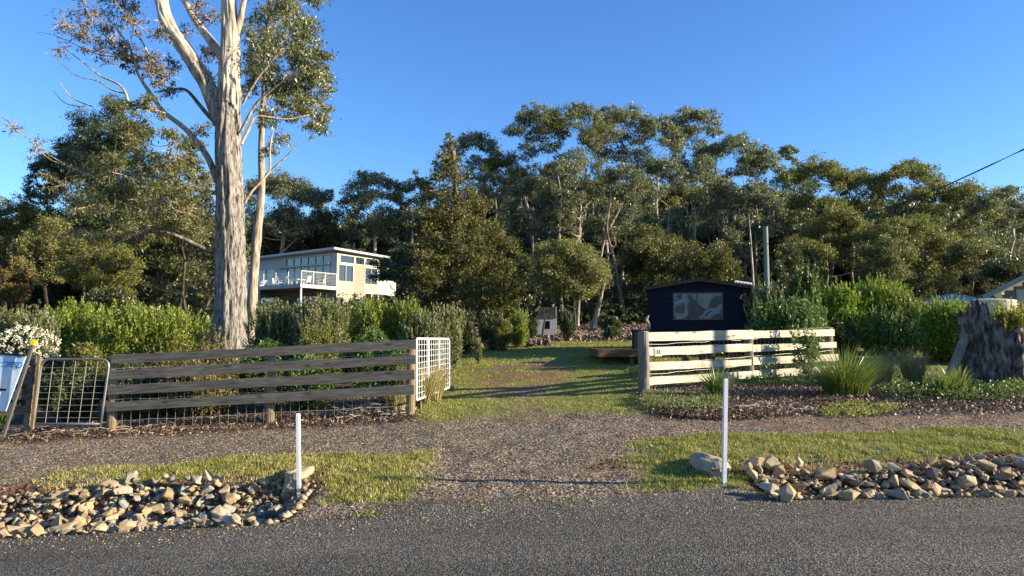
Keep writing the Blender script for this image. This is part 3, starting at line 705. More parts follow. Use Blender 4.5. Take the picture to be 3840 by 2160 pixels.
def lump(name, label, cat, c, d, mat, rot=(0, 0, 0), seed=1, sub=3, amp=.1, sq=.5):
    import bmesh
    bm = bmesh.new(); bmesh.ops.create_cube(bm, size=1); bmesh.ops.subdivide_edges(bm, edges=bm.edges[:], cuts=5, use_grid_fill=True)
    r = np.random.default_rng(seed)
    for v in bm.verts:
        n = v.co.normalized()*.62; v.co = v.co*sq+n*(1-sq); k = 1+amp*(float(vnoise(v.co.x*4+seed, v.co.y*4+v.co.z*5))-.5)*2; v.co *= k
        v.co = Vector((v.co.x*d[0], v.co.y*d[1], v.co.z*d[2]))
    me = bpy.data.meshes.new(name); bm.to_mesh(me); bm.free(); o = finish(me, name, mat, None); o.location = c; o.rotation_euler = rot
    return tag(o, label, cat)
p = on_ground(1100, 1875); lump('concrete_block', 'broken concrete block at the right end of the left ditch', 'concrete block', (p[0]-.03, p[1]+.25, p[2]+.10), (.18, .42, .36), P_CONC, (0, .05, -.1), 3, amp=.12, sq=.85)
p = on_ground(2712, 1800); lump('concrete_block', 'rounded concrete lump behind the taller marker post', 'concrete block', (p[0]-.05, p[1]+.33, p[2]+.06), (.24, .55, .22), P_CONC, (0, 0, .25), 8, amp=.12, sq=.35)

# ---------------------------------------------------------------- white house on the slope
KH = 1.3; ang = -math.radians(33.5)
hc = at(1262, 1075, 50*KH); HZ = hc[2]-2.6*KH
hx, hy = hc[0], hc[1]
H = thing('house', 'two storey cream and grey house with flat roof and deck', 'house', (hx, hy, HZ), rz=ang)
def hb(name, boxes, mat, parent=None, label=None):
    g = Geo()
    for a, b in boxes: g.span(np.array(a)*KH, np.array(b)*KH)
    return g.build(name, mat, parent or H, local=True, label=label)
def wall_cut(name, mat, plane, lo, hi, z0, z1, holes, th=.12, label=None):
    """wall slab with real openings; plane 'x' (x=0 face) or 'y' (y=0 face)"""
    us = sorted(set([lo, hi]+[h[0] for h in holes]+[h[1] for h in holes])); zs_ = sorted(set([z0, z1]+[h[2] for h in holes]+[h[3] for h in holes]))
    bx = []
    for a, b in zip(us, us[1:]):
        run = None
        for c_, d_ in zip(zs_, zs_[1:]):
            m_ = ((a+b)/2, (c_+d_)/2)
            if any(h[0] < m_[0] < h[1] and h[2] < m_[1] < h[3] for h in holes): continue
            bx.append(((-th, a, c_), (0, b, d_)) if plane == 'x' else ((a, 0, c_), (b, th, d_)))
    return hb(name, bx, mat, label=label)
def window(plane, a, b, z0, z1, n=1, fw=.06, panes=G_DARK, name='window'):
    fr = []; pn_ = []
    def P(u, z, o): return (o, u, z) if plane == 'x' else (u, -o, z)
    def add(u0, u1, za, zb, o0, o1, L):
        p = P(u0, za, o0); q = P(u1, zb, o1); L.append((np.minimum(p, q), np.maximum(p, q)))
    add(a-fw, b+fw, z1, z1+fw, -.05, .035, fr); add(a-fw, b+fw, z0-fw, z0, -.05, .035, fr)
    add(a-fw, a, z0, z1, -.05, .035, fr); add(b, b+fw, z0, z1, -.05, .035, fr)
    for k in range(1, n):
        m_ = a+(b-a)*k/n; add(m_-.022, m_+.022, z0, z1, -.045, .025, fr)
    w_ = hb(name, fr, P_TRIM)
    for k in range(n):
        L = []; u0 = a+(b-a)*k/n+(.022 if k else 0); u1 = a+(b-a)*(k+1)/n-(.022 if k < n-1 else 0)
        add(u0, u1, z0, z1, -.04, -.03, L); hb('pane', L, panes, w_)
# sunny side: plane x = 0, y from 0 to 4.2 (upper), 0 to 2.75 (lower)
hs_ = [(.30, 1.62, 4.42, 4.93), (.18, 1.55, 3.05, 4.22), (.28, .60, 1.47, 1.86)]
wall_cut('wall', P_CREAM, 'x', 0, 1.70, 0, 5.12, hs_)
wall_cut('wall', P_CREAM, 'x', 2.75, 4.2, 2.4, 5.12, [(2.88, 4.1, 4.42, 4.93), (2.80, 4.05, 3.0, 4.2)])
wall_cut('wall', P_CREAM, 'x', 1.70, 2.75, 0, 5.12, [(1.80, 2.66, 4.42, 4.93), (1.82, 2.08, 1.42, 1.80)], label='ribbed cream wall panel')
hb('rib', [((0.001, 1.74+k*.088, 1.95), (.02, 1.76+k*.088, 4.34)) for k in range(12)]+[((0.001, 1.74+k*.088, .1), (.02, 1.76+k*.088, 1.33)) for k in range(12)], P_CREAM)
window('x', .30, 1.62, 4.42, 4.93); window('x', 1.80, 2.66, 4.42, 4.93); window('x', 2.88, 4.1, 4.42, 4.93)
window('x', .18, 1.55, 3.05, 4.22, 2); window('x', 2.80, 4.05, 3.0, 4.2, 2); window('x', .28, .60, 1.47, 1.86); window('x', 1.82, 2.08, 1.42, 1.80)
# shaded side: plane y = 0
wall_cut('wall', P_GREYW, 'y', -12, -.122, 2.4, 5.12, [(-5.6, -.7, 4.40, 4.95), (-5.5, -.75, 2.62, 4.18), (-9.2, -6.9, 2.9, 4.25)], label='shaded grey wall')
wall_cut('wall', P_GREYW, 'y', -12, -.122, 0, 2.39, [(-9.6, -7.0, .9, 2.05), (-4.4, -2.2, .2, 2.0)])
window('y', -5.6, -.7, 4.40, 4.95, 6); window('y', -5.5, -.75, 2.62, 4.18, 6, name='sliding_door'); window('y', -9.2, -6.9, 2.9, 4.25, 2)
window('y', -9.6, -7.0, .9, 2.05, 3); window('y', -4.4, -2.2, .2, 2.0, 2, name='door')
hb('awning', [((-6.4, -.28, 4.25), (-.6, 0, 4.31))], P_TRIM)
hb('back_wall', [((-12, 4.21, 0), (-.005, 4.33, 4.98)), ((-12, .13, 0), (-11.88, 4.2, 4.98)), ((-12, 2.76, 0), (-.01, 2.88, 2.39))], P_CREAM)
hb('floor', [((-11.8, .13, 2.42), (-.13, 4.19, 2.58))], P_GREYW)
g = Geo(); zz = [5.14, 5.30]
v = [(-12.6, -.75, 5.05), (.5, -.75, 5.22), (.5, 5.0, 5.1), (-12.6, 5.0, 4.95)]; v = [np.array(a)*KH for a in v]
g.add(v+[a+np.array((0, 0, .2)) for a in v], [(3, 2, 1, 0), (4, 5, 6, 7), (0, 1, 5, 4), (1, 2, 6, 5), (2, 3, 7, 6), (3, 0, 4, 7)]); g.build('roof', P_ROOF, H, local=True)
# side balcony box with its posts
hb('balcony', [((-3, 4.34, 2.25), (.0, 6.2, 3.4)), ((-.06, 2.76, 2.25), (.03, 4.2, 2.4))], P_TRIM)
for y_ in (3.55, 6.05): hb('post', [((-.09, y_-.05, 0), (0, y_+.05, 2.25))], P_TRIM)
# deck
hb('deck', [((-11.5, -3.2, 2.40), (0, -.001, 2.5))]+[((-11.5, -3.26, 2.35), (.03, -3.2, 2.62)), ((.0, -3.2, 2.35), (.05, -.001, 2.60))], P_TRIM, label='raised timber deck')
for x_ in (-.1, -4.6, -9.1): hb('post', [((x_-.06, -3.18, 0), (x_+.06, -3.06, 2.39))], P_TRIM)
for x_ in (-1.35, -2.7, -4.05, -5.4, -6.75, -8.1): hb('rail_post', [((x_-.035, -3.23, 2.62), (x_+.035, -3.17, 3.5))], P_TRIM)
for k in range(6): hb('glass_panel', [((-8.1+k*1.35+.06, -3.21, 2.68), (-6.75+k*1.35-.06, -3.20, 3.46))], G_CLEAR)
for y_ in (-3.2, -2.15, -1.1, -.05): hb('rail_post', [((-.02, y_-.03, 2.6), (.04, y_+.03, 3.48))], P_TRIM)
hb('hand_rail', [((-.03, -3.2, 3.48), (.05, 0, 3.53))], P_TRIM)
hb('cables', [((.0, -3.2, 2.72+k*.1), (.012, 0, 2.732+k*.1)) for k in range(8)], P_GALV)
# deck furniture: white table, chairs and a lounger
def hloc(x, y, z):
    c_, s_ = math.cos(ang), math.sin(ang); x, y, z = x*KH, y*KH, z*KH; return (hx+x*c_-y*s_, hy+x*s_+y*c_, HZ+z)
tb = thing('deck_table', 'white outdoor table on the house deck', 'table', hloc(-2.3, -1.9, 2.5), rz=ang)
g = Geo(); g.box((0, 0, .73), (1.9, .95, .05)); g.build('table_top', P_WHITE, tb, local=True)
for a in (-.85, .85):
    for b in (-.4, .4): g = Geo(); g.box((a, b, .35), (.06, .06, .7)); g.build('leg', P_WHITE, tb, local=True)
def chair():
    t = thing('deck_chair', '', 'chair', (0, 0, 0), 'white chairs round the deck table')
    g = Geo(); g.box((0, 0, .44), (.5, .48, .035)); g.build('seat', P_WHITE, t, local=True)
    g = Geo(); g.bar((0, .24, .46), (0, .36, .95), .46, .03); g.build('backrest', P_WHITE, t, local=True)
    for a in (-.23, .23):
        g = Geo(); g.tube([(a, -.22, 0), (a, -.2, .44)], .018, 6); g.build('leg', P_WHITE, t, local=True)
        g = Geo(); g.tube([(a, .28, 0), (a, .2, .44)], .018, 6); g.build('leg', P_WHITE, t, local=True)
        g = Geo(); g.tube([(a, -.2, .44), (a, -.2, .64), (a, .29, .66)], .016, 6); g.build('armrest', P_WHITE, t, local=True)
    return t
c0 = chair()
for i, (x_, y_, r_, lab) in enumerate(((-3.9, -2.2, 1.5, 'white deck chair at the left end of the deck table'), (-2.9, -2.8, 3.3, 'white deck chair on the near side of the table, left one'),
        (-1.8, -2.75, 3.0, 'white deck chair on the near side of the table, middle one'), (-.75, -2.1, -1.4, 'tall white deck chair at the railing end of the table'), (-.5, -1.0, -1.0, 'white deck chair nearest the house corner'))):
    o = c0 if i == 0 else copy_tree(c0); o.location = hloc(x_, y_, 2.5); o.rotation_euler = (0, 0, ang+r_); o['label'] = lab
ln = thing('deck_lounger', 'low white lounger on the left of the deck', 'lounger', hloc(-5.6, -2.4, 2.5), rz=ang)
g = Geo(); g.box((-.3, 0, .33), (1.3, .6, .05)); g.build('seat', P_WHITE, ln, local=True)
g = Geo(); g.bar((.3, 0, .35), (.85, 0, .8), .6, .04); g.build('backrest', P_WHITE, ln, local=True)
for a in (-.85, .3): g = Geo(); g.box((a, 0, .15), (.05, .55, .3)); g.build('leg', P_WHITE, ln, local=True)

# ---------------------------------------------------------------- navy shed and things round it
YH = 20.0; sl, sr_ = (2436-1920)/F*YH, (2806-1920)/F*YH; zb = gz((sl+sr_)/2, YH)-.05
ze = at(2433, 1077, YH)[2]; zp = at(2612, 1052, YH)[2]; xm = (sl+sr_)/2
S = thing('garden_shed', 'navy blue weatherboard shed with a wide two pane window', 'shed', (xm, YH, zb))
n_pl = 13; hp = (ze-zb)/n_pl
wx0, wx1 = (2526-1920)/F*YH, (2708-1920)/F*YH; wz0, wz1 = at(2600, 1200, YH)[2], at(2600, 1097, YH)[2]
def lap(g, x0, x1, z0, z1, y=YH):
    g.add([(x0, y-.03, z0), (x1, y-.03, z0), (x1, y-.012, z1+.01), (x0, y-.012, z1+.01), (x0, y, z0), (x1, y, z0), (x1, y, z1), (x0, y, z1)],
          [(0, 1, 2, 3), (7, 6, 5, 4), (0, 4, 5, 1), (1, 5, 6, 2), (2, 6, 7, 3), (3, 7, 4, 0)])
for i in range(n_pl):
    z0 = zb+i*hp; z1 = z0+hp-.012
    if z1 > wz0 and z0 < wz1:
        for a, b in ((sl, wx0), (wx1, sr_)): g = Geo(); lap(g, a, b, z0, z1); g.build('plank', W_NAVY, S)
        if z0 < wz0: g = Geo(); lap(g, wx0, wx1, z0, wz0-.008); g.build('plank', W_NAVY, S)
        if z1 > wz1: g = Geo(); lap(g, wx0, wx1, wz1+.002, z1); g.build('plank', W_NAVY, S)
    else: g = Geo(); lap(g, sl, sr_, z0, z1); g.build('plank', W_NAVY, S)
g = Geo(); g.add([(sl, YH, ze), (sr_, YH, ze), (xm, YH, zp), (sl, YH+.05, ze), (sr_, YH+.05, ze), (xm, YH+.05, zp)], [(0, 1, 2), (5, 4, 3), (0, 3, 4, 1), (1, 4, 5, 2), (2, 5, 3, 0)]); g.build('gable', W_NAVY, S)
g = Geo(); g.span((sl, YH+.01, zb), (sl+.05, YH+3, ze)); g.span((sr_-.05, YH+.01, zb), (sr_, YH+3, ze)); g.span((sl+.06, YH+2.95, zb), (sr_-.06, YH+3, ze)); g.build('side_wall', W_NAVY, S)
for a, sgn in ((sl-.12, -1), (sr_+.12, 1)):
    g = Geo(); v = [(a, YH-.14, ze-.04), (xm, YH-.14, zp+.0), (xm, YH+3.1, zp), (a, YH+3.1, ze-.04)]
    if sgn > 0: v = [v[1], v[0], v[3], v[2]]
    v = [np.array(q) for q in v]; g.add(v+[q+np.array((0, 0, .06)) for q in v], [(3, 2, 1, 0), (4, 5, 6, 7), (0, 1, 5, 4), (1, 2, 6, 5), (2, 3, 7, 6), (3, 0, 4, 7)]); g.build('roof_sheet', paint('navy_roof' , (.03, .035, .05), .5) , S)
g = Geo(); g.span((sl-.035, YH-.045, zb), (sl+.05, YH-.031, ze)); g.build('corner_trim', W_NAVY, S)
g = Geo(); g.span((sr_-.05, YH-.045, zb), (sr_+.035, YH-.031, ze)); g.build('corner_trim', W_NAVY, S)
wf = Geo(); t_ = .035
wf.span((wx0, YH-.05, wz0), (wx1, YH-.02, wz0+t_)); wf.span((wx0, YH-.05, wz1-t_), (wx1, YH-.02, wz1)); wf.span((wx0, YH-.05, wz0+t_), (wx0+t_, YH-.02, wz1-t_)); wf.span((wx1-t_, YH-.05, wz0+t_), (wx1, YH-.02, wz1-t_))
xmid = (2615-1920)/F*YH; wf.span((xmid-.018, YH-.05, wz0+t_), (xmid+.018, YH-.02, wz1-t_))
WN = wf.build('window', paint('window_timber', (.13, .065, .035), .6), S)
for a, b in ((wx0+t_, xmid-.018), (xmid+.018, wx1-t_)):
    g = Geo(); g.span((a, YH-.035, wz0+t_), (b, YH-.03, wz1-t_)); o = g.build('pane', P_FILM, WN)
    o.location = (0, 0, 0)
g = Geo(); p = at(2778, 1108, YH-.08); g.bar(p, p+np.array((-.05, 0, -.12)), .03, .04); g.build('light_fitting', P_GALV, S)
g = Geo(); g.tube([(sr_+.05, YH-.07, ze-.05), (sr_+.05, YH-.07, zb)], .03, 8); g.build('downpipe', W_NAVY, S)
g = Geo(); g.bar((sl-.13, YH-.16, ze-.03), (xm, YH-.16, zp+.02), .03, .1); g.build('barge_board', W_SLAT, S)
g = Geo(); g.bar((xm, YH-.16, zp+.02), (sr_+.13, YH-.16, ze-.03), .03, .1); g.build('barge_board', W_SLAT, S)
S.rotation_euler = (0, 0, -math.radians(11.3))
# timber platform
pd = on_ground(2250, 1372); YD = pd[1]
D = thing('timber_platform', 'low brown timber platform beside the navy shed', 'platform', base(2330, YD))
zt = at(2240, 1310, YD)[2]; xl = (2241-1920)/F*YD; xr = xl+2.3
for k in range(15):
    g = Geo(); y_ = YD+k*.143; g.span((xl-.01, y_-.02, zt-.03), (xr, y_+.115, zt)); g.build('deck_plank', W_DECK, D)
g = Geo(); g.span((xl, YD-.055, zt-.19), ((2368-1920)/F*YD, YD-.022, zt-.032)); g.build('fascia', W_DECK, D)
g = Geo(); g.span(((2368-1920)/F*YD+.004, YD-.055, zt-.19), (xr, YD-.022, zt-.032)); g.build('fascia', W_DECK, D)
g = Geo(); g.span((xl, YD-.02, zt-.19), (xl+.035, YD+2, zt-.032)); g.build('fascia', W_DECK, D)
for px in (2247, 2362):
    for dy in (.02, 1.9):
        x_ = (px-1920)/F*YD; g = Geo(); g.span((x_, YD+dy, gz(x_, YD+dy)-.1), (x_+.09, YD+dy+.09, zt-.2)); g.build('leg', W_DECK, D)
cb = thing('navy_cabinet', 'narrow navy cabinet standing on the timber platform', 'cabinet', (at(2390, 1310, YD+.6)[0], YD+.6, zt))
a = at(2375, 1240, YD+.6); g = Geo(); g.span((a[0], YD+.45, zt+.002), (a[0]+.45, YD+.85, a[2])); g.build('body', W_NAVY, cb)
g = Geo(); g.span((a[0]-.015, YD+.43, a[2]+.001), (a[0]+.465, YD+.87, a[2]+.025)); g.build('top', W_NAVY, cb)
dw = thing('driftwood', 'curly piece of driftwood leaning at the left wall of the shed', 'driftwood', (sl-.12, YH-.35, gz(sl-.12, YH-.35)))
g = Geo(); pts = [(2436, 1272), (2424, 1240), (2434, 1215), (2422, 1200), (2432, 1182)]; g.tube([at(a_, b_, YH-.35) for a_, b_ in pts], [.09, .07, .05, .06, .02], 8, noise=.3); g.tube([at(2424, 1240, YH-.35), at(2437, 1228, YH-.4), at(2430, 1212, YH-.45)], [.04, .035, .02], 7, noise=.3); g.build('wood', B_PINK, dw)
# white lattice rack above the shed eave
lt = thing('lattice_rack', 'white slatted lattice rack rising behind the shed roof', 'rack', base(2785, YH+1.6))
YL = YH+1.6; g = Geo()
a0, a1, b0, b1 = at(2757, 1070, YL), at(2757, 1053, YL), at(2818, 1080, YL), at(2818, 1062, YL)
g.bar(a1, b1, .03, .03); g.tube([at(2757, 1053, YL), base(2757, YL)+np.array((0, 0, 0))], .02, 6); g.tube([at(2818, 1062, YL), base(2818, YL)], .02, 6); g.build('frame', P_WHITE, lt)
for k in range(11):
    t0 = k/10; p = a1*(1-t0)+b1*t0; q_ = a0*(1-t0)+b0*t0+np.array((.05 if k % 2 else -.05, -.04, -.05)); g = Geo(); g.bar(p+np.array((0, -.02, -.01)), q_, .022, .02); g.build('slat', P_WHITE, lt)
for k in range(3):
    g = Geo(); g.bar(at(2806+k*5, 1085, YL-.1), at(2800+k*7, 1107, YL-.1), .02, .02); g.build('slat', P_WHITE, lt)
tp = thing('thin_pole', 'thin crooked pale pole beside the navy shed', 'pole', base(2832, YH-.6))
g = Geo(); g.tube([at(x_, y_, YH-.6) for x_, y_ in ((2834, 1330), (2831, 1170), (2822, 1010), (2815, 900), (2808, 805))], [.035, .035, .03, .024, .014], 8, noise=.1); g.build('shaft', B_PINK, tp)
up = thing('utility_pole', 'short greenish treated pole standing among the trees', 'pole', base(2876, 27))
g = Geo(); g.tube([base(2878, 27)-np.array((0, 0, .2)), at(2876, 1060, 27), at(2870, 850, 27)], [.11, .10, .095], 12); g.build('shaft', P_POLE, up)
# yellow and maroon items lying behind the fence
for c_, mt, lab, pa, pb_, r_ in (('kayak', P_YEL, 'yellow kayak tip showing above the second white board', (2560, 1302), (2625, 1296), .07), ('kayak', P_MAROON, 'maroon kayak lying behind the yellow one', (2622, 1294), (2700, 1290), .06)):
    a = at(*pa, 15.2); b = at(*pb_, 15.5); ky = thing(c_, lab, 'kayak', (a[0]/2+b[0]/2, 15.3, gz((a[0]+b[0])/2, 15.3)))
    g = Geo(); k_ = np.linspace(0, 1, 9); d_ = b-a; pts = [a+d_*(t*3-.6)+np.array((0, 0, -.06-.3*(t-.25)**2)) for t in k_]; g.tube(pts, [.01+r_*math.sin(math.pi*t)**.6 for t in k_], 12); g.build('hull', mt, ky, smooth_=True)
    for t in (2, 6):
        g = Geo(); g.box((pts[t][0], pts[t][1], (pts[t][2]-.05+gz(pts[t][0], pts[t][1]))/2), (.06, .4, pts[t][2]-.05-gz(pts[t][0], pts[t][1]))) 
        g.build('cradle', W_DECK, ky)

# ---------------------------------------------------------------- little white hut, slat panel, log border
hp0 = on_ground(2050, 1262); YU = hp0[1]
HU = thing('white_hut', 'tiny off white hut with a dark square opening under the trees', 'hut', hp0)
xa, xb = (2012-1920)/F*YU, (2087-1920)/F*YU; zu0, zu1 = at(2050, 1256, YU)[2], at(2050, 1192, YU)[2]
wa_, wb_, wc, wd = (2041-1920)/F*YU, (2062-1920)/F*YU, at(2050, 1234, YU)[2], at(2050, 1204, YU)[2]
g = Geo(); g.span((xa, YU, zu0), (wa_, YU+.04, zu1)); g.span((wb_, YU, zu0), (xb, YU+.04, zu1)); g.span((wa_, YU, zu0), (wb_, YU+.04, wc)); g.span((wa_, YU, wd), (wb_, YU+.04, zu1)); g.build('front_wall', P_HUT, HU)
g = Geo(); g.span((xa, YU+.041, zu0), (xa+.04, YU+.9, zu1)); g.span((xb-.04, YU+.041, zu0), (xb, YU+.9, zu1)); g.span((xa+.041, YU+.86, zu0), (xb-.041, YU+.9, zu1)); g.build('side_wall', P_HUT, HU)
g = Geo(); g.span((xa-.04, YU-.05, zu1+.002), (xb+.04, YU+.95, zu1+.07)); g.build('roof', W_SLAT, HU)
g = Geo(); [g.span((a_, YU+b_, zu0-.3), (a_+.07, YU+b_+.07, zu0-.002)) for a_ in (xa, xb-.07) for b_ in (0, .8)]; g.build('leg', W_SLAT, HU)
sp_ = thing('slat_panel', 'brown upright slat panel above the little white hut', 'panel', base(2052, YU+.5))
zs0, zs1 = at(2050, 1186, YU+.5)[2], at(2050, 1152, YU+.5)[2]
for k in range(13):
    x_ = (2018+k*5.2-1920)/F*(YU+.5); g = Geo(); g.span((x_, YU+.5, zs0-.02), (x_+.042, YU+.52, zs1)); g.build('slat', W_SLAT, sp_)
for px in (2020, 2083): x_ = (px-1920)/F*(YU+.5); g = Geo(); g.span((x_, YU+.53, gz(x_, YU)-.1), (x_+.06, YU+.59, zs1+.03)); g.build('post', P_HUT, sp_)
for i, (px, w_, h_, y1_, lab) in enumerate(((1984, 20, 27, 1299, 'widest weathered log stump in the bed edging'), (2008, 24, 20, 1299, 'pointed pale boulder between two log stumps'), (2028, 10, 20, 1298, 'slim upright stone in the bed edging'),
        (2040, 12, 22, 1297, 'small log stump next to the square one'), (2056, 17, 29, 1297, 'square topped log stump, right end of the edging'), (1944, 20, 24, 1300, 'rounded grey boulder under the round bush'))):
    p = on_ground(px, y1_); sc_ = p[1]/F
    lump('log_stump' if 'log' in lab else 'boulder', lab, 'log' if 'log' in lab else 'boulder', (p[0], p[1], p[2]+h_*sc_*.42), (w_*sc_, w_*sc_, h_*sc_*1.1), B_GREY if 'log' in lab else P_CONC, seed=i+20, amp=.2, sq=.6 if 'log' in lab else .2)

# ---------------------------------------------------------------- tree stump, prop, tanks, neighbour's house, cable, street pole
sp = base(3725, 13.0); ST = thing('tree_stump', 'tall jagged weathered tree stump at the right edge', 'stump', sp)
n_, k_ = 110, 46; Vv = []
zl = at(3640, 1125, 13)[2]-sp[2]; zr_ = at(3790, 1195, 13)[2]-sp[2]
prof = [(0, .96), (.12, .91), (.35, .90), (.7, .90), (1, .88)]
def top_h(a):
    x_ = math.cos(a); y_ = math.sin(a)
    px_ = x_*.5
    h = np.interp(px_, [-.5, -.45, -.38, -.3, -.2, -.12, .0, .1, .18, .26, .34, .42, .5], [1.45, 1.58, 1.64, 1.60, 1.36, 1.30, 1.12, 1.04, .88, .92, 1.14, 1.18, 1.0])
    return float(h)+.07*math.sin(a*17)*abs(math.sin(a*3.3))+.05*math.sin(a*41)+.09*(float(vnoise(a*9, 3.3))-.5)-(.3 if y_ > .15 else 0)
for j in range(k_+1):
    for i in range(n_):
        a = i/n_*2*math.pi; hh = top_h(a)*j/k_; rr = np.interp(j/k_, [q[0] for q in prof], [q[1] for q in prof])*.54
        cx_ = math.cos(a); rib = .028*math.sin(a*11+2*math.sin(hh*2.2))+.022*math.sin(a*23+hh*3+2*math.sin(a*5))+.10*(float(vnoise(a*6+3+hh*.7, hh*2.2))-.5)+.11*(float(vnoise(a*15+3+hh, hh*4))-.5)+.06*(float(vnoise(a*34+3, hh*9))-.5)
        flare = .05*max(0, 1-hh/.5)**2*(1+.8*math.sin(a*5)) + .13*max(0, 1-hh/1.0)*max(0, cx_)
        r_ = rr+rib+flare; Vv.append((sp[0]+.0+r_*cx_*1.0-.07*hh, sp[1]+r_*math.sin(a)*.85, sp[2]-.1+hh))
f = [(j*n_+i, j*n_+(i+1) % n_, (j+1)*n_+(i+1) % n_, (j+1)*n_+i) for j in range(k_) for i in range(n_)]
base_n = len(Vv)
for j in range(1, 5):
    for i in range(n_):
        a = i/n_*2*math.pi; q_ = Vv[k_*n_+i]; t = 1-.16*j; Vv.append((sp[0]+(q_[0]-sp[0])*t, sp[1]+(q_[1]-sp[1])*t, q_[2]-.13*j+.06*math.sin(a*13+j)))
for j in range(4):
    for i in range(n_): a0_ = (base_n-n_ if j == 0 else base_n+(j-1)*n_); b0_ = base_n+j*n_; f.append((a0_+i, a0_+(i+1) % n_, b0_+(i+1) % n_, b0_+i))
f.append(tuple(base_n+3*n_+i for i in range(n_)))
g = Geo(); g.add(Vv, f); g.build('trunk', B_STUMP, ST, smooth_=True)
pr = thing('prop_log', 'grey round log leaning against the left side of the stump', 'log', on_ground(3560, 1405))
g = Geo(); g.tube([at(3562, 1410, 12.9), at(3625, 1255, 12.95)], [.085, .078], 12, noise=.05); g.build('log', W_POSTG, pr)
def tank(px, Y, top, r, mat, lab, dome):
    b = base(px, Y); h = at(px, top, Y)[2]-b[2]; t = thing('water_tank', lab, 'water tank', b)
    g = Geo(); g.lathe([(r, -.1), (r, h-dome)]+[(r*1.01, h-dome+.02)]+[(r*math.cos(a), h-dome+.03+(dome-.03)*math.sin(a)) for a in np.linspace(.2, 1.5, 8)], b, 36); g.build('body', mat, t, smooth_=True)
    g = Geo(); g.lathe([(.25, h-.02), (.25, h+.04), (.0, h+.05)], b, 18); g.build('lid', mat, t)
tank(3570, 30, 1106, 1.15, P_TANK, 'domed pale green water tank behind the hedge', .45); tank(3703, 27, 1121, .95, P_BEIGE, 'flat topped beige water tank beside the neighbouring house', .12)
NA = thing('neighbour_house', 'grey weatherboard house with green eave at the right edge', 'house', base(3775, 30))
YN = 30; a = base(3762, YN); zb_ = a[2]; xw0 = a[0]; ddx, ddy = .80, -.60
def npt(s, z, o_=0): return np.array((xw0+ddx*s-.6*o_, YN+ddy*s-.8*o_, z))
ez = at(3762, 1092, YN)[2]
slope = .55
for k in range(26):
    z0 = zb_+k*.17; z1 = z0+.165; s0 = max(0, (z1-ez)/slope+.05)
    if s0 > 6: break
    w0 = at(3790, 1145, YN)[2]; w1 = at(3790, 1092, YN)[2]; wl, wr = .55, 1.35
    segs_ = [(s0, 9)]
    if z1 > w0 and z0 < w1: segs_ = [(s0, wl), (wr, 9)] if s0 < wl else [(max(s0, wr), 9)]
    for a_, b_ in segs_:
        g = Geo(); v = [npt(a_, z0, .02), npt(b_, z0, .02), npt(b_, z1, .005), npt(a_, z1, .005), npt(a_, z0, -.05), npt(b_, z0, -.05), npt(b_, z1, -.05), npt(a_, z1, -.05)]
        g.add(v, [(0, 1, 2, 3), (7, 6, 5, 4), (0, 4, 5, 1), (1, 5, 6, 2), (2, 6, 7, 3), (3, 7, 4, 0)]); g.build('plank', P_WB, NA)
g = Geo(); g.bar(npt(.5, (w0+w1)/2, .03)-(0, 0, 0), npt(.56, (w0+w1)/2, .03), .06, w1-w0); g.bar(npt(.93, (w0+w1)/2, .03), npt(.98, (w0+w1)/2, .03), .06, w1-w0); g.bar(npt(1.34, (w0+w1)/2, .03), npt(1.40, (w0+w1)/2, .03), .06, w1-w0); g.bar(npt(.5, w1+.03, .03), npt(1.4, w1+.03, .03), .06, .06); WNN = g.build('window', P_TRIM, NA)
for a_, b_ in ((.56, .93), (.98, 1.34)):
    g = Geo(); g.bar(npt(a_, (w0+w1)/2, -.01), npt(b_, (w0+w1)/2, -.01), .01, w1-w0); g.build('pane', G_DARK, WNN)
g = Geo(); v = [npt(-.65, ez-.28, .55), npt(7, ez-.28+7.65*slope, .55), npt(7, ez-.28+7.65*slope, -6), npt(-.65, ez-.28, -6)]
g.add(v+[q+np.array((0, 0, .1)) for q in v], [(3, 2, 1, 0), (4, 5, 6, 7), (0, 1, 5, 4), (1, 2, 6, 5), (2, 3, 7, 6), (3, 0, 4, 7)]); g.build('roof', P_EAVE, NA)
g = Geo(); g.bar(npt(-.66, ez-.28, .57), npt(7, ez-.28+7.66*slope, .57), .03, .2); g.build('fascia', P_EAVE, NA)
g = Geo(); g.add([npt(0, zb_, -.06), npt(0, ez, -.06), npt(0, ez, -6), npt(0, zb_, -6)], [(0, 1, 2, 3)]); g.build('side_wall', P_WB, NA)
SPX, SPY = 14.6, 11.42
LG = thing('leaning_branch', 'dark forked branch leaning against the front of the white hut', 'branch', on_ground(2036, 1266))
g = Geo(); g.tube([at(2034, 1266, YU-.25), at(2038, 1230, YU-.2), at(2044, 1192, YU-.12)], [.05, .045, .03], 8, noise=.2); g.build('wood', B_DARK, LG)
spz = gz(SPX, SPY); PO = thing('power_pole', 'tall grey street power pole just outside the right edge, carrying the cable', 'pole', (SPX, SPY, spz))
g = Geo(); g.tube([(SPX, SPY, spz-.3), (SPX, SPY, spz+7.6)], [.17, .13], 14); g.build('shaft', W_POSTG, PO)
g = Geo(); g.box((SPX, SPY, spz+7.3), (1.6, .1, .1)); g.build('cross_arm', W_POSTG, PO)
cab = Geo(); p0 = np.array((SPX, SPY, spz+7.25)); e1 = at(3840, 560, 13.2); e2 = at(3150, 810, 34)
e3 = at(2878, 868, 27)
pts = [p0]+[e1*(1-t)+e2*t+np.array((0, 0, -.9*math.sin(math.pi*t)*.35)) for t in np.linspace(0, 1, 14)]
cab.tube(pts, .017, 6); o = cab.build('overhead_cable', P_BLACK, None); tag(o, 'thin black overhead cable crossing the sky at the right', 'cable')

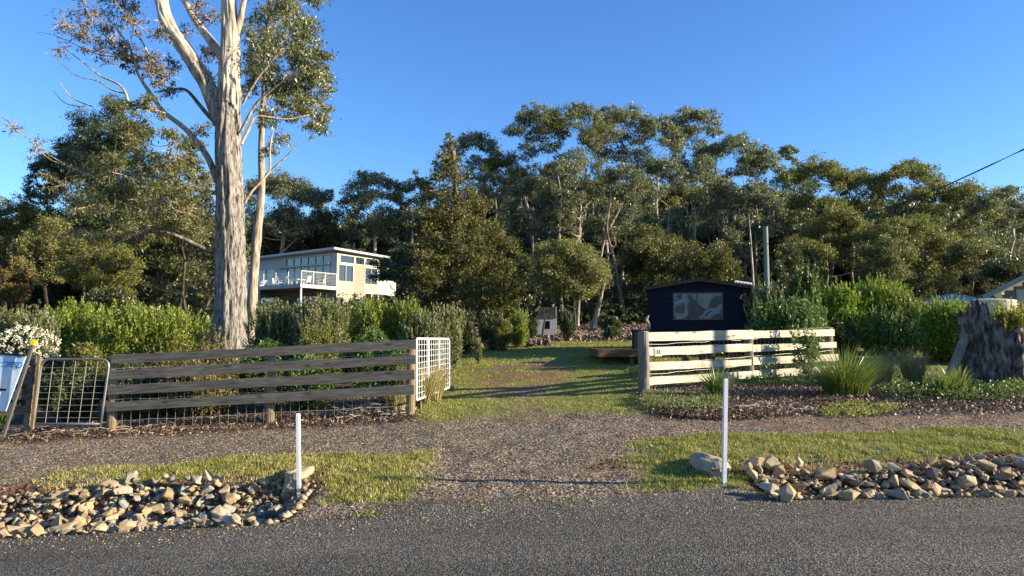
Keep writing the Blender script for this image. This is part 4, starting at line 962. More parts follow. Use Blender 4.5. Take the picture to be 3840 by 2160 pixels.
# ================================================================ VEGETATION
# ---------------------------------------------------------------- the big gum beside the house
YT = 20.0
def pl(pts, Y=YT): return [at(q[0], q[1], Y+(q[3] if len(q) > 3 else 0)) for q in pts]
def wr(pts, Y=YT): return [q[2]/2/F*Y for q in pts]
def hero_limb(pts, Y, n=28, rings=6, ribs=.0, mat=None, root=None, name='limb', depth=0):
    P = np.array(pl(pts, Y)); R = np.array(wr(pts, Y)); k = len(P)
    t = np.linspace(0, k-1, (k-1)*rings+1); Q = np.stack([np.interp(t, range(k), P[:, i]) for i in range(3)], 1)
    for _ in range(3): Q[1:-1] = .25*Q[:-2]+.5*Q[1:-1]+.25*Q[2:]
    r = np.interp(t, range(k), R)
    tt = np.gradient(Q, axis=0); tt /= np.linalg.norm(tt, axis=1)[:, None]
    a = np.cross(tt, (0, 1, .1)); a /= np.linalg.norm(a, axis=1)[:, None]; b = np.cross(tt, a); th = np.arange(n)*2*math.pi/n
    L = np.concatenate([[0], np.cumsum(np.linalg.norm(np.diff(Q, axis=0), axis=1))])
    nzv = vnoise((th*n/6.3*.9)[None, :]+0*L[:, None]+depth, L[:, None]*1.1+0*th)-.5+.6*(vnoise((th*n/6.3*.45)[None, :]+L[:, None]*.15, L[:, None]*2.6+0*th+9)-.5)
    rr = r[:, None]*(1+.25*ribs*nzv)+ribs*.035*nzv
    v = Q[:, None]+rr[..., None]*(np.cos(th)[None, :, None]*a[:, None]+np.sin(th)[None, :, None]*b[:, None])
    m = len(Q); f = [(i*n+j, i*n+(j+1) % n, (i+1)*n+(j+1) % n, (i+1)*n+j) for i in range(m-1) for j in range(n)]+[tuple((m-1)*n+j for j in range(n))]
    g = Geo(); g.add(v.reshape(-1, 3), f); return g.build(name, mat, root, smooth_=True)
BG = thing('gum_tree', 'huge gum tree with rough grey lower bark and smooth cream upper trunk', 'tree', base(862, YT))
hero_limb([(861, 1400, 148), (861, 1290, 126), (864, 1180, 114), (865, 1000, 105), (861, 730, 92), (853, 500, 88), (860, 350, 80), (864, 200, 68), (862, 100, 60), (857, 0, 50), (850, -200, 38), (838, -420, 22)], YT, 72, 18, .8, B_HERO, BG, 'trunk')
hero_limb([(835, 460, 66, .05), (802, 375, 62), (760, 285, 56), (700, 195, 52), (650, 125, 47), (618, 60, 45), (605, 0, 44), (598, -160, 38), (560, -360, 22)], YT, 36, 10, .8, B_HERO, BG, depth=3)
hero_limb([(850, 240, 34, .2), (812, 185, 34, .3), (772, 128, 30, .5), (722, 62, 26, .7), (692, 0, 22, .8), (650, -140, 16, 1)], YT, 16, 6, .5, B_HERO, BG)
hero_limb([(885, 130, 24), (900, 80, 24), (912, 20, 20), (930, -80, 14), (960, -200, 8)], YT, 14, 6, .2, B_PINK, BG)
LIMBS = [
 [(815, 680, 26), (790, 610, 24), (755, 550, 21), (700, 485, 20), (655, 452, 18), (610, 420, 17), (580, 375, 15), (560, 345, 13), (515, 280, 11), (500, 200, 9), (440, 110, 7), (380, 40, 4)],
 [(620, 428, 12), (570, 412, 12), (520, 402, 11), (480, 385, 10), (470, 340, 8), (440, 310, 7), (380, 290, 6), (320, 240, 4), (240, 180, 3)],
 [(815, 722, 17), (770, 720, 17), (700, 705, 14), (640, 680, 12), (560, 655, 10), (450, 652, 9), (350, 668, 7), (250, 620, 5), (130, 550, 3), (30, 450, 2)],
 [(815, 942, 20), (780, 938, 18), (740, 920, 14), (690, 895, 13), (620, 868, 12), (550, 866, 12), (480, 892, 11), (400, 932, 9), (330, 962, 6), (220, 968, 3)],
 [(812, 465, 17), (760, 410, 15), (715, 350, 12), (690, 330, 10), (640, 335, 8), (580, 345, 6)],
 [(900, 500, 12), (930, 440, 11), (960, 385, 9), (1020, 335, 7), (1080, 290, 5), (1150, 250, 3)],
 [(905, 540, 12), (935, 480, 11), (955, 430, 9), (1010, 440, 8), (1080, 450, 6), (1160, 430, 4)],
 [(910, 390, 10), (960, 300, 8), (1000, 250, 6), (1060, 180, 4)],
 [(918, 760, 10), (945, 715, 9), (990, 670, 9), (1015, 640, 8), (1010, 560, 8), (1025, 480, 5)],
 [(600, 270, 6), (560, 210, 6), (520, 130, 5), (470, 60, 4), (430, 0, 3)],
 [(500, 205, 5), (440, 215, 5), (360, 205, 4), (280, 165, 3), (200, 130, 2), (140, 120, 1.5)],
 [(470, 350, 5), (420, 340, 5), (370, 300, 4), (290, 290, 3), (230, 240, 1.5)],
 [(250, 620, 4), (180, 600, 3), (110, 520, 2), (60, 470, 1.5), (40, 430, 1)],
 [(350, 400, 4), (290, 380, 3.5), (250, 350, 2.5), (215, 290, 1.5)], [(300, 400, 3), (240, 390, 2.5), (200, 340, 1.2)],
]
for i, L in enumerate(LIMBS): hero_limb([q if len(q) > 3 else (*q, (-.9 if i % 2 else .7)*min(1, abs(q[0]-860)/300)*(1 if i != 0 else .4)) for q in L], YT, 9, 4, .3, B_PINK if i not in (3, 4) else B_GREY, BG, 'limb')
def hero_crown(root, blobs, mat, Y, spread, dens, leaf, name='crown', twigm=B_PINK, subr=.3, nsub=14):
    P = []; T = Geo(); rr = np.random.default_rng(len(blobs)*7+1)
    for q in blobs:
        R = q[2]/F*Y; d = q[3] if len(q) > 3 else 1; c = at(q[0], q[1], Y+rr.uniform(-spread, spread)); n = int(dens*d*R*R*1500)
        pos, sub = cluster_points(c, R, n, nsub, .85, .2, subr, 0, rr); P.append(pos)
        for s in sub:
            m_ = (c+s)/2+rr.normal(size=3)*.06*R; T.tube([c+rr.normal(size=3)*.1*R, m_, s], [.016, .011, .005], 3, False)
            for _ in range(2):
                e = s+rr.normal(size=3)*.28*R; T.tube([m_, e], [.007, .003], 3, False)
    T.build('twigs', twigm, root)['kind'] = 'stuff'
    P = np.concatenate(P); return fast_mesh(name, leaves_np(P, leaf, 4, .9, 3.4), 4, mat, root)
RB = [(1000, 200, 80), (1080, 180, 90), (1150, 240, 85), (1205, 275, 60), (1090, 320, 100), (1170, 370, 70), (1215, 440, 50), (1120, 420, 70, .7), (1000, 100, 80, .7), (1090, 70, 85, .7), (1040, 20, 70, .7),
      (1180, -10, 50, .6), (1000, 420, 60, .5), (1060, 520, 45, .5), (1130, 130, 70), (935, 120, 45, .7), (960, 250, 60), (1010, 300, 80), (1200, 200, 45), (1060, -80, 90, .6), (1000, 560, 45, .4), (1180, 470, 50, .6), (930, 330, 40, .7), (1230, 330, 35, .7), (1200, -110, 70, .6)]
LB = [(330, 50, 85, .5), (420, 130, 80, .6), (470, 200, 70, .9), (480, 230, 50, 1.2), (300, 130, 60, .4), (560, 250, 70, .6), (600, 130, 60, .35), (450, 20, 90, .6), (510, 90, 60, .5), (620, 290, 60, .7), (650, 240, 50, .5), (780, 70, 60, .5),
      (785, 200, 50, .9), (640, 330, 50, .6), (240, 90, 60, .15), (225, 190, 45, .15), (380, 190, 70, .4), (780, 280, 40, .8), (700, 120, 50, .3), (500, -60, 90, .5), (360, -60, 70, .4), (790, -40, 60, .6), (740, 20, 50, .4)]
hero_crown(BG, LB, L_RUST, YT-.4, 1.6, 1.5, .11, subr=.26)
LO = [(560, 400, 70, .7), (500, 490, 70, .6), (640, 560, 90, .8), (560, 640, 100, .8), (430, 640, 90, .6), (320, 640, 90, .4), (700, 620, 80, .8), (480, 750, 100, .8), (350, 760, 90, .5), (620, 760, 100, .9), (720, 780, 80, .8), (560, 860, 90, .7),
      (660, 840, 90, .8), (420, 880, 80, .5), (740, 860, 60, .6), (300, 880, 70, .3), (240, 690, 80, .3), (760, 480, 50, .5), (130, 560, 60, .12), (50, 480, 50, .08), (500, 580, 70, .7), (720, 700, 70, .8)]
hero_crown(BG, LO, L_GUM2, YT-.3, 1.8, 2.2, .11)
# slimmer gum right behind it
SG = thing('gum_tree', 'slimmer pale trunked gum just right of the huge gum', 'tree', base(945, 23))
hero_limb([(942, 1330, 44), (944, 1180, 35), (950, 1050, 33), (962, 900, 32), (974, 780, 28), (982, 690, 26), (979, 560, 24), (981, 470, 21), (988, 380, 19), (994, 250, 17), (1005, 120, 14), (1012, 0, 12), (1010, -150, 7)], 23, 20, 8, .6, B_PALE, SG, 'trunk')
for L in ([(980, 470, 12), (1010, 430, 10), (1060, 400, 8), (1120, 390, 5)], [(984, 390, 12), (1040, 330, 9), (1090, 250, 6), (1140, 200, 4)], [(992, 260, 10), (960, 200, 8), (930, 120, 5)], [(994, 240, 9), (1060, 160, 7), (1100, 80, 4)], [(1004, 130, 8), (1060, 60, 6), (1150, 10, 3)],
          [(978, 680, 9), (1015, 640, 9), (1060, 600, 6), (1100, 560, 4), (1125, 530, 2)], [(966, 860, 8), (930, 780, 9), (918, 730, 7)]): hero_limb(L, 23, 8, 4, .2, B_PINK, SG)
hero_crown(SG, RB, L_BIG, 22.3, 2.0, 2.6, .12, subr=.34)

# ---------------------------------------------------------------- forest helpers
def fill(cx, top, hw, bot, style, seed, nb=None, bx=None):
    """crown as a handful of leaf masses: 'gum' = rounded umbrella on top with looser tiers below, 'dense' = filled egg, 'cone' = spire"""
    r = random.Random(seed); B = []
    h = bot-top
    if style == 'gum':
        n = nb or 10
        for i in range(n):
            a = (i+.5)/n*2-1; x = cx+a*hw*.88+r.uniform(-.06, .06)*hw; y = top+(a*a)*h*.28+hw*.28+r.uniform(-.05, .10)*h; B.append((x, y, hw*r.uniform(.22, .40)))
        for i in range(int(n*2.1)):
            x = cx+r.uniform(-.85, .85)*hw; y = top+h*r.uniform(.28, 1.0); B.append((x, y, hw*r.uniform(.18, .34), r.uniform(.35, .95)))
    elif style == 'dense':
        n = nb or 28
        for i in range(n):
            a = r.uniform(0, 6.28); q = math.sqrt(r.random()); x = cx+math.cos(a)*q*hw*.8; y = top+h/2+math.sin(a)*q*h*.42; B.append((x, y, min(hw, h)*r.uniform(.22, .34)))
    else:
        n = nb or 30
        for i in range(n):
            t = (i+.5)/n; wd = hw*(t**.9); x = cx+r.uniform(-1, 1)*wd*.85; B.append((x, top+h*t, max(hw*.10, hw*.26*t**.5*r.uniform(.8, 1.2))))
    return B
G1 = 'gums and wattles of the front forest row'
def V2(*a): return tuple(q*1.4907 for q in a)
# (style, name, cx, top, hw, bottom, depth, base px, leaf mat, bark, label) -- sizes in the 2576 px wide view
FT = [
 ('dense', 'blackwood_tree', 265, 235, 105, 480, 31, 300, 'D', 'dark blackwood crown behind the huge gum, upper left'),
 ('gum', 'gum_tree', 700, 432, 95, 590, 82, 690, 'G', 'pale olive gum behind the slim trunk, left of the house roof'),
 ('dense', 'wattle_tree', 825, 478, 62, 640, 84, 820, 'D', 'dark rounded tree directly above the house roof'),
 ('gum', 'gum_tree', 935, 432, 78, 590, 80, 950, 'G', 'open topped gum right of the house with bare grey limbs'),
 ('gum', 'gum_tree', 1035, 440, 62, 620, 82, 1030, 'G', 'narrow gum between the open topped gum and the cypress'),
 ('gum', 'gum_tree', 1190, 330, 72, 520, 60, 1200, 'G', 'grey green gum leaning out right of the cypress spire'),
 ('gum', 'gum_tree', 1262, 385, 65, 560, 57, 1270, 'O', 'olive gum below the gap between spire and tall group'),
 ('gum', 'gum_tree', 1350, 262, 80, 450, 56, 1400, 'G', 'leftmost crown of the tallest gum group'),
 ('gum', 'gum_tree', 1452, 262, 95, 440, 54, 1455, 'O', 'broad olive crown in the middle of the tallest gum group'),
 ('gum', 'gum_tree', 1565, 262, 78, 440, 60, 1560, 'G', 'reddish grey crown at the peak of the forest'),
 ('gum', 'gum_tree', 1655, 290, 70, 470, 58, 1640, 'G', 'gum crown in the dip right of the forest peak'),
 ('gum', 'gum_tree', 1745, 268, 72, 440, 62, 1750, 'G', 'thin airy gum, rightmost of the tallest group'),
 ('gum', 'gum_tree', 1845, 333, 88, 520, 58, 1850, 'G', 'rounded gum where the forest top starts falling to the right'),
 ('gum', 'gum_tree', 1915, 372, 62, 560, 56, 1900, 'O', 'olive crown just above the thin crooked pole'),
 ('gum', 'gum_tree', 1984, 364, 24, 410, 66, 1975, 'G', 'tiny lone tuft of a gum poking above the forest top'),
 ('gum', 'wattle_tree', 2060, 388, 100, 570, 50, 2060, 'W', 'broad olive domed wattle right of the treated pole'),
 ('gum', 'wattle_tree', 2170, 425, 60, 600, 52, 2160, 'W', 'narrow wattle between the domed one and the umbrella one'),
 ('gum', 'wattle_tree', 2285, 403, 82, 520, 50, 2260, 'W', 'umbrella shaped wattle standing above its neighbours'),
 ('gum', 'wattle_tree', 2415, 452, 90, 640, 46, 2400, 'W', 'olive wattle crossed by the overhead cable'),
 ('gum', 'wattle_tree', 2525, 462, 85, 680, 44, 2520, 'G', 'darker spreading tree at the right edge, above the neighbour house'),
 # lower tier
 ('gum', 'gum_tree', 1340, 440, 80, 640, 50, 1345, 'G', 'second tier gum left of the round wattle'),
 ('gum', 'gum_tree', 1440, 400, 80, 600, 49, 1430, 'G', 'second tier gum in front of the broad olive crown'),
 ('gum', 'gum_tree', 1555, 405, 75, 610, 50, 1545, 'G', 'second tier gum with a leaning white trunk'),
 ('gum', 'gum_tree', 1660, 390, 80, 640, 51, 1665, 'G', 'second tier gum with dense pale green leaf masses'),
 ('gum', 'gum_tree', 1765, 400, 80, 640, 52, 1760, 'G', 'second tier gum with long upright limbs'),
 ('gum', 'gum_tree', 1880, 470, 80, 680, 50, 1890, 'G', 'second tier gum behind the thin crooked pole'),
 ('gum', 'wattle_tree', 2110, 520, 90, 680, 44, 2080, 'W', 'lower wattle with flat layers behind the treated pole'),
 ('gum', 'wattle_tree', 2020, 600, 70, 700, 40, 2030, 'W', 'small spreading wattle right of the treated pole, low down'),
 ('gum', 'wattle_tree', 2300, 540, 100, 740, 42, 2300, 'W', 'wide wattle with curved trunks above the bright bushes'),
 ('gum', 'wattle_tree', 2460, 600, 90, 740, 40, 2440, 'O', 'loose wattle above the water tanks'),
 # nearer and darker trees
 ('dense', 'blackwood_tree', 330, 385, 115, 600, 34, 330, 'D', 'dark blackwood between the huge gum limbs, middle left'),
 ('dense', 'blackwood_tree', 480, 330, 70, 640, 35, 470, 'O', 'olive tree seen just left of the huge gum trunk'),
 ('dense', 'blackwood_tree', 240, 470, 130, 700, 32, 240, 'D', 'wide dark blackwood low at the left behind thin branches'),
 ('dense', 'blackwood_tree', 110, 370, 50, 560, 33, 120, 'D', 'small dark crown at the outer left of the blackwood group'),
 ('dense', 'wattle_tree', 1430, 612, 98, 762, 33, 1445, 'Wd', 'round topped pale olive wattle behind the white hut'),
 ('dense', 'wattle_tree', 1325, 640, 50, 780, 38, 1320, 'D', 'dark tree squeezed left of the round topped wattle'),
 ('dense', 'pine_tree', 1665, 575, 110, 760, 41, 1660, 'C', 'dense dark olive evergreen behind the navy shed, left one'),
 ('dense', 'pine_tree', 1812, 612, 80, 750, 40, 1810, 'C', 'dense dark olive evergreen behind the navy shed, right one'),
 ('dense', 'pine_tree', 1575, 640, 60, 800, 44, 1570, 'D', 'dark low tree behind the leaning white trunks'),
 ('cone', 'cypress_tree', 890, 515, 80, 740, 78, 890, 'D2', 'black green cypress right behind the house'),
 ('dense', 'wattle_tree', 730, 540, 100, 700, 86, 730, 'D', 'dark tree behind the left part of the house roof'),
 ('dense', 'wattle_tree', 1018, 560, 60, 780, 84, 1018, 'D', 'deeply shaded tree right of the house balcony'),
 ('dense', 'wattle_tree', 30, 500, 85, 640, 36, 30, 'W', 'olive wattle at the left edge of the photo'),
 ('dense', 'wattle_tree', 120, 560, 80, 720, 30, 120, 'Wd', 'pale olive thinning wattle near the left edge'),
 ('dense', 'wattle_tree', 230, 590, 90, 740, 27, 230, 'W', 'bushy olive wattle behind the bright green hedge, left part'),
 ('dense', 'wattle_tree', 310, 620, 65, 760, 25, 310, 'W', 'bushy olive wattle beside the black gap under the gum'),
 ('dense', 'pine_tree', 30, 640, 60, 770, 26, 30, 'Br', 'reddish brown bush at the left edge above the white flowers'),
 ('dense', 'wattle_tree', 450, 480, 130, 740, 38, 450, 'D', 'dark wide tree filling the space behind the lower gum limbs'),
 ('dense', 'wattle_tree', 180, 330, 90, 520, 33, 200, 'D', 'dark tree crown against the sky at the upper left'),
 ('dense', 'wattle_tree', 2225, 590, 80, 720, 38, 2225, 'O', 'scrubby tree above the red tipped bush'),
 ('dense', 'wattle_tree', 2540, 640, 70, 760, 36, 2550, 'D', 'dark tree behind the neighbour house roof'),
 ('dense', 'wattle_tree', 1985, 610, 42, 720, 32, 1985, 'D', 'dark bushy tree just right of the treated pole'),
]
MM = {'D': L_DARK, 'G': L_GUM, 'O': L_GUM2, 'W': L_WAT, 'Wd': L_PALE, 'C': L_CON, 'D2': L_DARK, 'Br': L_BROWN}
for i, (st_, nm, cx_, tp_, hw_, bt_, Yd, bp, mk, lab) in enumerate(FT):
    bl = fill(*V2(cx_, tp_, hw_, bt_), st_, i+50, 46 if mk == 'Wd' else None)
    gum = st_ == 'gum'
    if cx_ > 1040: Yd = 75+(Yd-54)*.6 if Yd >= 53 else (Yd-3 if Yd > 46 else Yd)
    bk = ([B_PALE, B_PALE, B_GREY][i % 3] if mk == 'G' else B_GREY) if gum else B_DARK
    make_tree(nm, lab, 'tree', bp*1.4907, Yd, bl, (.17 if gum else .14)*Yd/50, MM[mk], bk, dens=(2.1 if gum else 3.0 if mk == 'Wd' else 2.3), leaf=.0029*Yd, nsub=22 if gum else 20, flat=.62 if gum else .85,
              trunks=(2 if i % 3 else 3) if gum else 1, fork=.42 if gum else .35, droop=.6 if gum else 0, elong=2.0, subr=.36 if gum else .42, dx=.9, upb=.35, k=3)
# the tall cypress with spire
r_ = random.Random(5); BL = []
for (x_, y_, q_) in [(1128, 345, 10), (1132, 365, 16), (1122, 385, 20), (1140, 395, 20), (1112, 410, 22), (1135, 425, 30), (1105, 440, 24), (1150, 450, 30), (1075, 470, 22), (1118, 475, 40), (1050, 455, 10), (1045, 435, 7), (1165, 500, 34), (1090, 515, 45), (1140, 540, 50), (1190, 560, 45), (1060, 560, 45),
                     (1230, 590, 45), (1100, 600, 60), (1170, 620, 60), (1260, 640, 48), (1220, 670, 55), (1080, 680, 60), (1150, 700, 60), (1280, 700, 42), (1240, 735, 50), (1190, 760, 50), (1110, 760, 55), (1070, 770, 45), (1290, 745, 32), (1210, 520, 30), (1090, 790, 50), (1150, 800, 50), (1215, 795, 50), (1270, 790, 40), (1060, 740, 45), (1300, 790, 30), (1130, 660, 60), (1190, 690, 60), (1240, 760, 50)]:
    BL.append(V2(x_, y_, q_))
make_tree('cypress_tree', 'big olive cypress with a dark narrow spire, left of the tall gums', 'tree', 1140*1.49, 40, BL, .3, L_CON, B_GREY, dens=2.6, leaf=.125, nsub=26, flat=.85, fork=.6, droop=-.1, elong=1.8, subr=.3, dx=.7)
# bare white trunks in front of the forest
def bare(name, label, pts, Y, mat, group=None):
    t = thing(name, label, 'tree', base(pts[0][0], Y), group); hero_limb(pts, Y, 9, 4, .3, mat, t, 'trunk'); return t
for j, (pts, Y, lab) in enumerate([
    ([(2222, 1232, 26), (2235, 1190, 20), (2250, 1130, 15), (2262, 1070, 12), (2275, 1030, 9)], 34, 'short leaning white trunk lit by the sun behind the leaf litter'),
    ([(2165, 1222, 16), (2168, 1170, 12), (2172, 1120, 10), (2180, 1060, 8)], 35, 'thin upright pale trunk left of the leaning white one'),
    ([(2345, 1200, 18), (2330, 1120, 15), (2315, 1040, 12), (2300, 960, 11), (2270, 860, 8), (2290, 760, 6)], 40, 'tall grey trunk left of the navy shed'),
    ([(2250, 1000, 9), (2262, 900, 9), (2310, 810, 8), (2335, 760, 6)], 46, 'white leaning limb catching the sun in the gum group'),
    ([(2110, 1200, 16), (2104, 1130, 14), (2098, 1060, 11), (2092, 990, 9)], 36, 'mottled trunk right of the slat panel'),
    ([(3050, 950, 10), (3070, 880, 10), (3110, 800, 9), (3130, 760, 5)], 45, 'pale diagonal limb in the right hand wattles'),
    ([(3340, 1100, 10), (3345, 1010, 9), (3360, 920, 8), (3390, 800, 6)], 41, 'curved trunk behind the bright bushes')]): bare('bare_trunk', lab, pts, Y, B_PALE if j in (0, 1, 3, 5) else B_GREY)
# back row: shared copies deep in the forest
protos = []
for v_ in range(5):
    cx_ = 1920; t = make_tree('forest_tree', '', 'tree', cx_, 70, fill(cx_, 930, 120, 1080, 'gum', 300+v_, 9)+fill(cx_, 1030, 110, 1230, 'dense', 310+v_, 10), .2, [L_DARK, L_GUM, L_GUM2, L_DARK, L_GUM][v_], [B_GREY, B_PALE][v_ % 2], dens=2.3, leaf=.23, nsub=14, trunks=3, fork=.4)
    t['label'] = 'shaded tree deep inside the forest behind the front row'; t['group'] = 'trees deep in the forest'; protos.append(t)
def place_back(o, px, Yd, tops, lab, grp, lo=-.3):
    b = base(px, Yd); o.location = b; o['label'] = lab; o['group'] = grp
    top_ = np.interp(px, [-150, 300, 900, 1300, 1650, 2000, 2600, 2900, 3400, 3900], tops); want = at(px, top_, Yd)[2]-b[2]
    k_ = max(.35, want/HP); o.scale = (.55+.5*k_, .55+.5*k_, k_); o.rotation_euler = (0, 0, random.uniform(0, 6.28))
HP = at(1920, 915, 70)[2]-base(1920, 70)[2]
for i in range(58):
    px = -150+i*4100/57+random.uniform(-30, 30); Yd = 88+random.uniform(-3, 14); o = protos[i] if i < 5 else copy_tree(protos[random.randrange(5)])
    place_back(o, px, Yd, [800, 770, 790, 790, 770, 640, 650, 710, 730, 760], 'shaded tree deep inside the forest behind the front row', 'trees deep in the forest')
for i in range(30):
    px = 1560+i*2350/29+random.uniform(-25, 25); Yd = 54+random.uniform(-2, 2); o = copy_tree(protos[random.randrange(5)])
    place_back(o, px, Yd, [900, 900, 900, 900, 890, 800, 800, 840, 850, 880], 'mid height tree filling the middle of the forest', 'mid height trees inside the forest')
for i in range(14):
    px = -150+i*900/13; Yd = 48+random.uniform(-4, 6); o = copy_tree(protos[random.randrange(5)])
    place_back(o, px, Yd, [880, 850, 860, 880, 860, 740, 740, 800, 810, 840], 'shaded tree behind the olive wattles at the left', 'shaded trees behind the left wattles')

# ---------------------------------------------------------------- shrubs and hedges
def shrub(name, label, px, top, bot, hw, Y, mat, n, leaf, depth=None, shoots=0, cat='shrub', k=3, elong=1.9, group=None, stem=B_DARK, lumps=17, up=.35, shell=.55, flat=None, root_at=None, low=0.0, seed=None):
    """a bush standing on the ground: leaf masses over an egg shaped body, with optional upright shoots breaking its outline"""
    cpt = at(px, (top+bot)/2, Y); b = np.array((cpt[0], Y, gz(cpt[0], Y))); zt = at(px, top, Y)[2]; zb_ = max(b[2], at(px, bot, Y)[2]-low) if bot else b[2]
    R = hw/F*Y; D = depth or R*.8; Hh = zt-zb_; c = np.array((b[0], Y, zb_+Hh*.42)); r = np.random.default_rng(int(px+Y*31+top) if seed is None else seed)
    root = thing(name, label, cat, b, group)
    lc = r.normal(size=(lumps, 3)); lc /= np.linalg.norm(lc, axis=1)[:, None]; lc[:, 2] = np.abs(lc[:, 2])*1.0-.25; lc[:, 1] = np.where(r.random(lumps) < .6, -np.abs(lc[:, 1]), lc[:, 1])
    lsz = .20+.26*r.random(lumps)
    u = r.normal(size=(n, 3)); u /= np.linalg.norm(u, axis=1)[:, None]
    wh = r.integers(0, lumps+6, n); body = wh >= lumps
    pos = np.where(body[:, None], u*(shell+(1-shell)*r.random(n)**.5)[:, None]*.78, 0)
    wl = np.minimum(wh, lumps-1); pos = np.where(body[:, None], pos, lc[wl]*.70+u*(lsz[wl]*(.6+.4*r.random(n)))[:, None])
    mid = zt-c[2]; P = c+pos*np.array((R, D, mid)); keep = P[:, 2] > ground(P[:, 0], P[:, 1], False)-.02
    P = P[keep]
    V_ = [leaves_np(P, leaf, k, 0, elong, up)]
    T = Geo()
    for i in range(9):
        a = i/9*6.28; e = c+np.array((math.cos(a)*R*.7, math.sin(a)*D*.7, mid*.35*r.random())); T.tube(curve(b-np.array((0, 0, .05)), e, 4, -.1, .08), [.03, .02, .015, .008], 5, False)
    if shoots:
        m_ = shoots; a = r.uniform(0, 6.28, m_); q = np.sqrt(r.random(m_))*.92; hx = np.cos(a)*q; hy = np.sin(a)*q; hz = np.sqrt(np.maximum(0, 1-q*q))*.9
        base_ = c+np.stack([hx*R, hy*D, hz*mid*.86], 1); ln_ = (.12+.22*r.random(m_))*min(1.2, Hh); dirs = np.stack([hx*.35+r.normal(size=m_)*.12, hy*.35, np.ones(m_)], 1)
        dirs /= np.linalg.norm(dirs, axis=1)[:, None]; per = 26
        t = np.tile(np.linspace(0, 1, per), m_); B_ = np.repeat(base_, per, 0); Dn = np.repeat(dirs, per, 0); Ln = np.repeat(ln_, per)
        pp = B_+Dn*(t*Ln)[:, None]+r.normal(size=(len(t), 3))*.012
        V_.append(leaves_np(pp, leaf*.8, k, 0, elong, .5, axis_dir=Dn*.9))
    T.build('stems', stem, root); fast_mesh('foliage', np.concatenate(V_), k, mat, root)
    return root
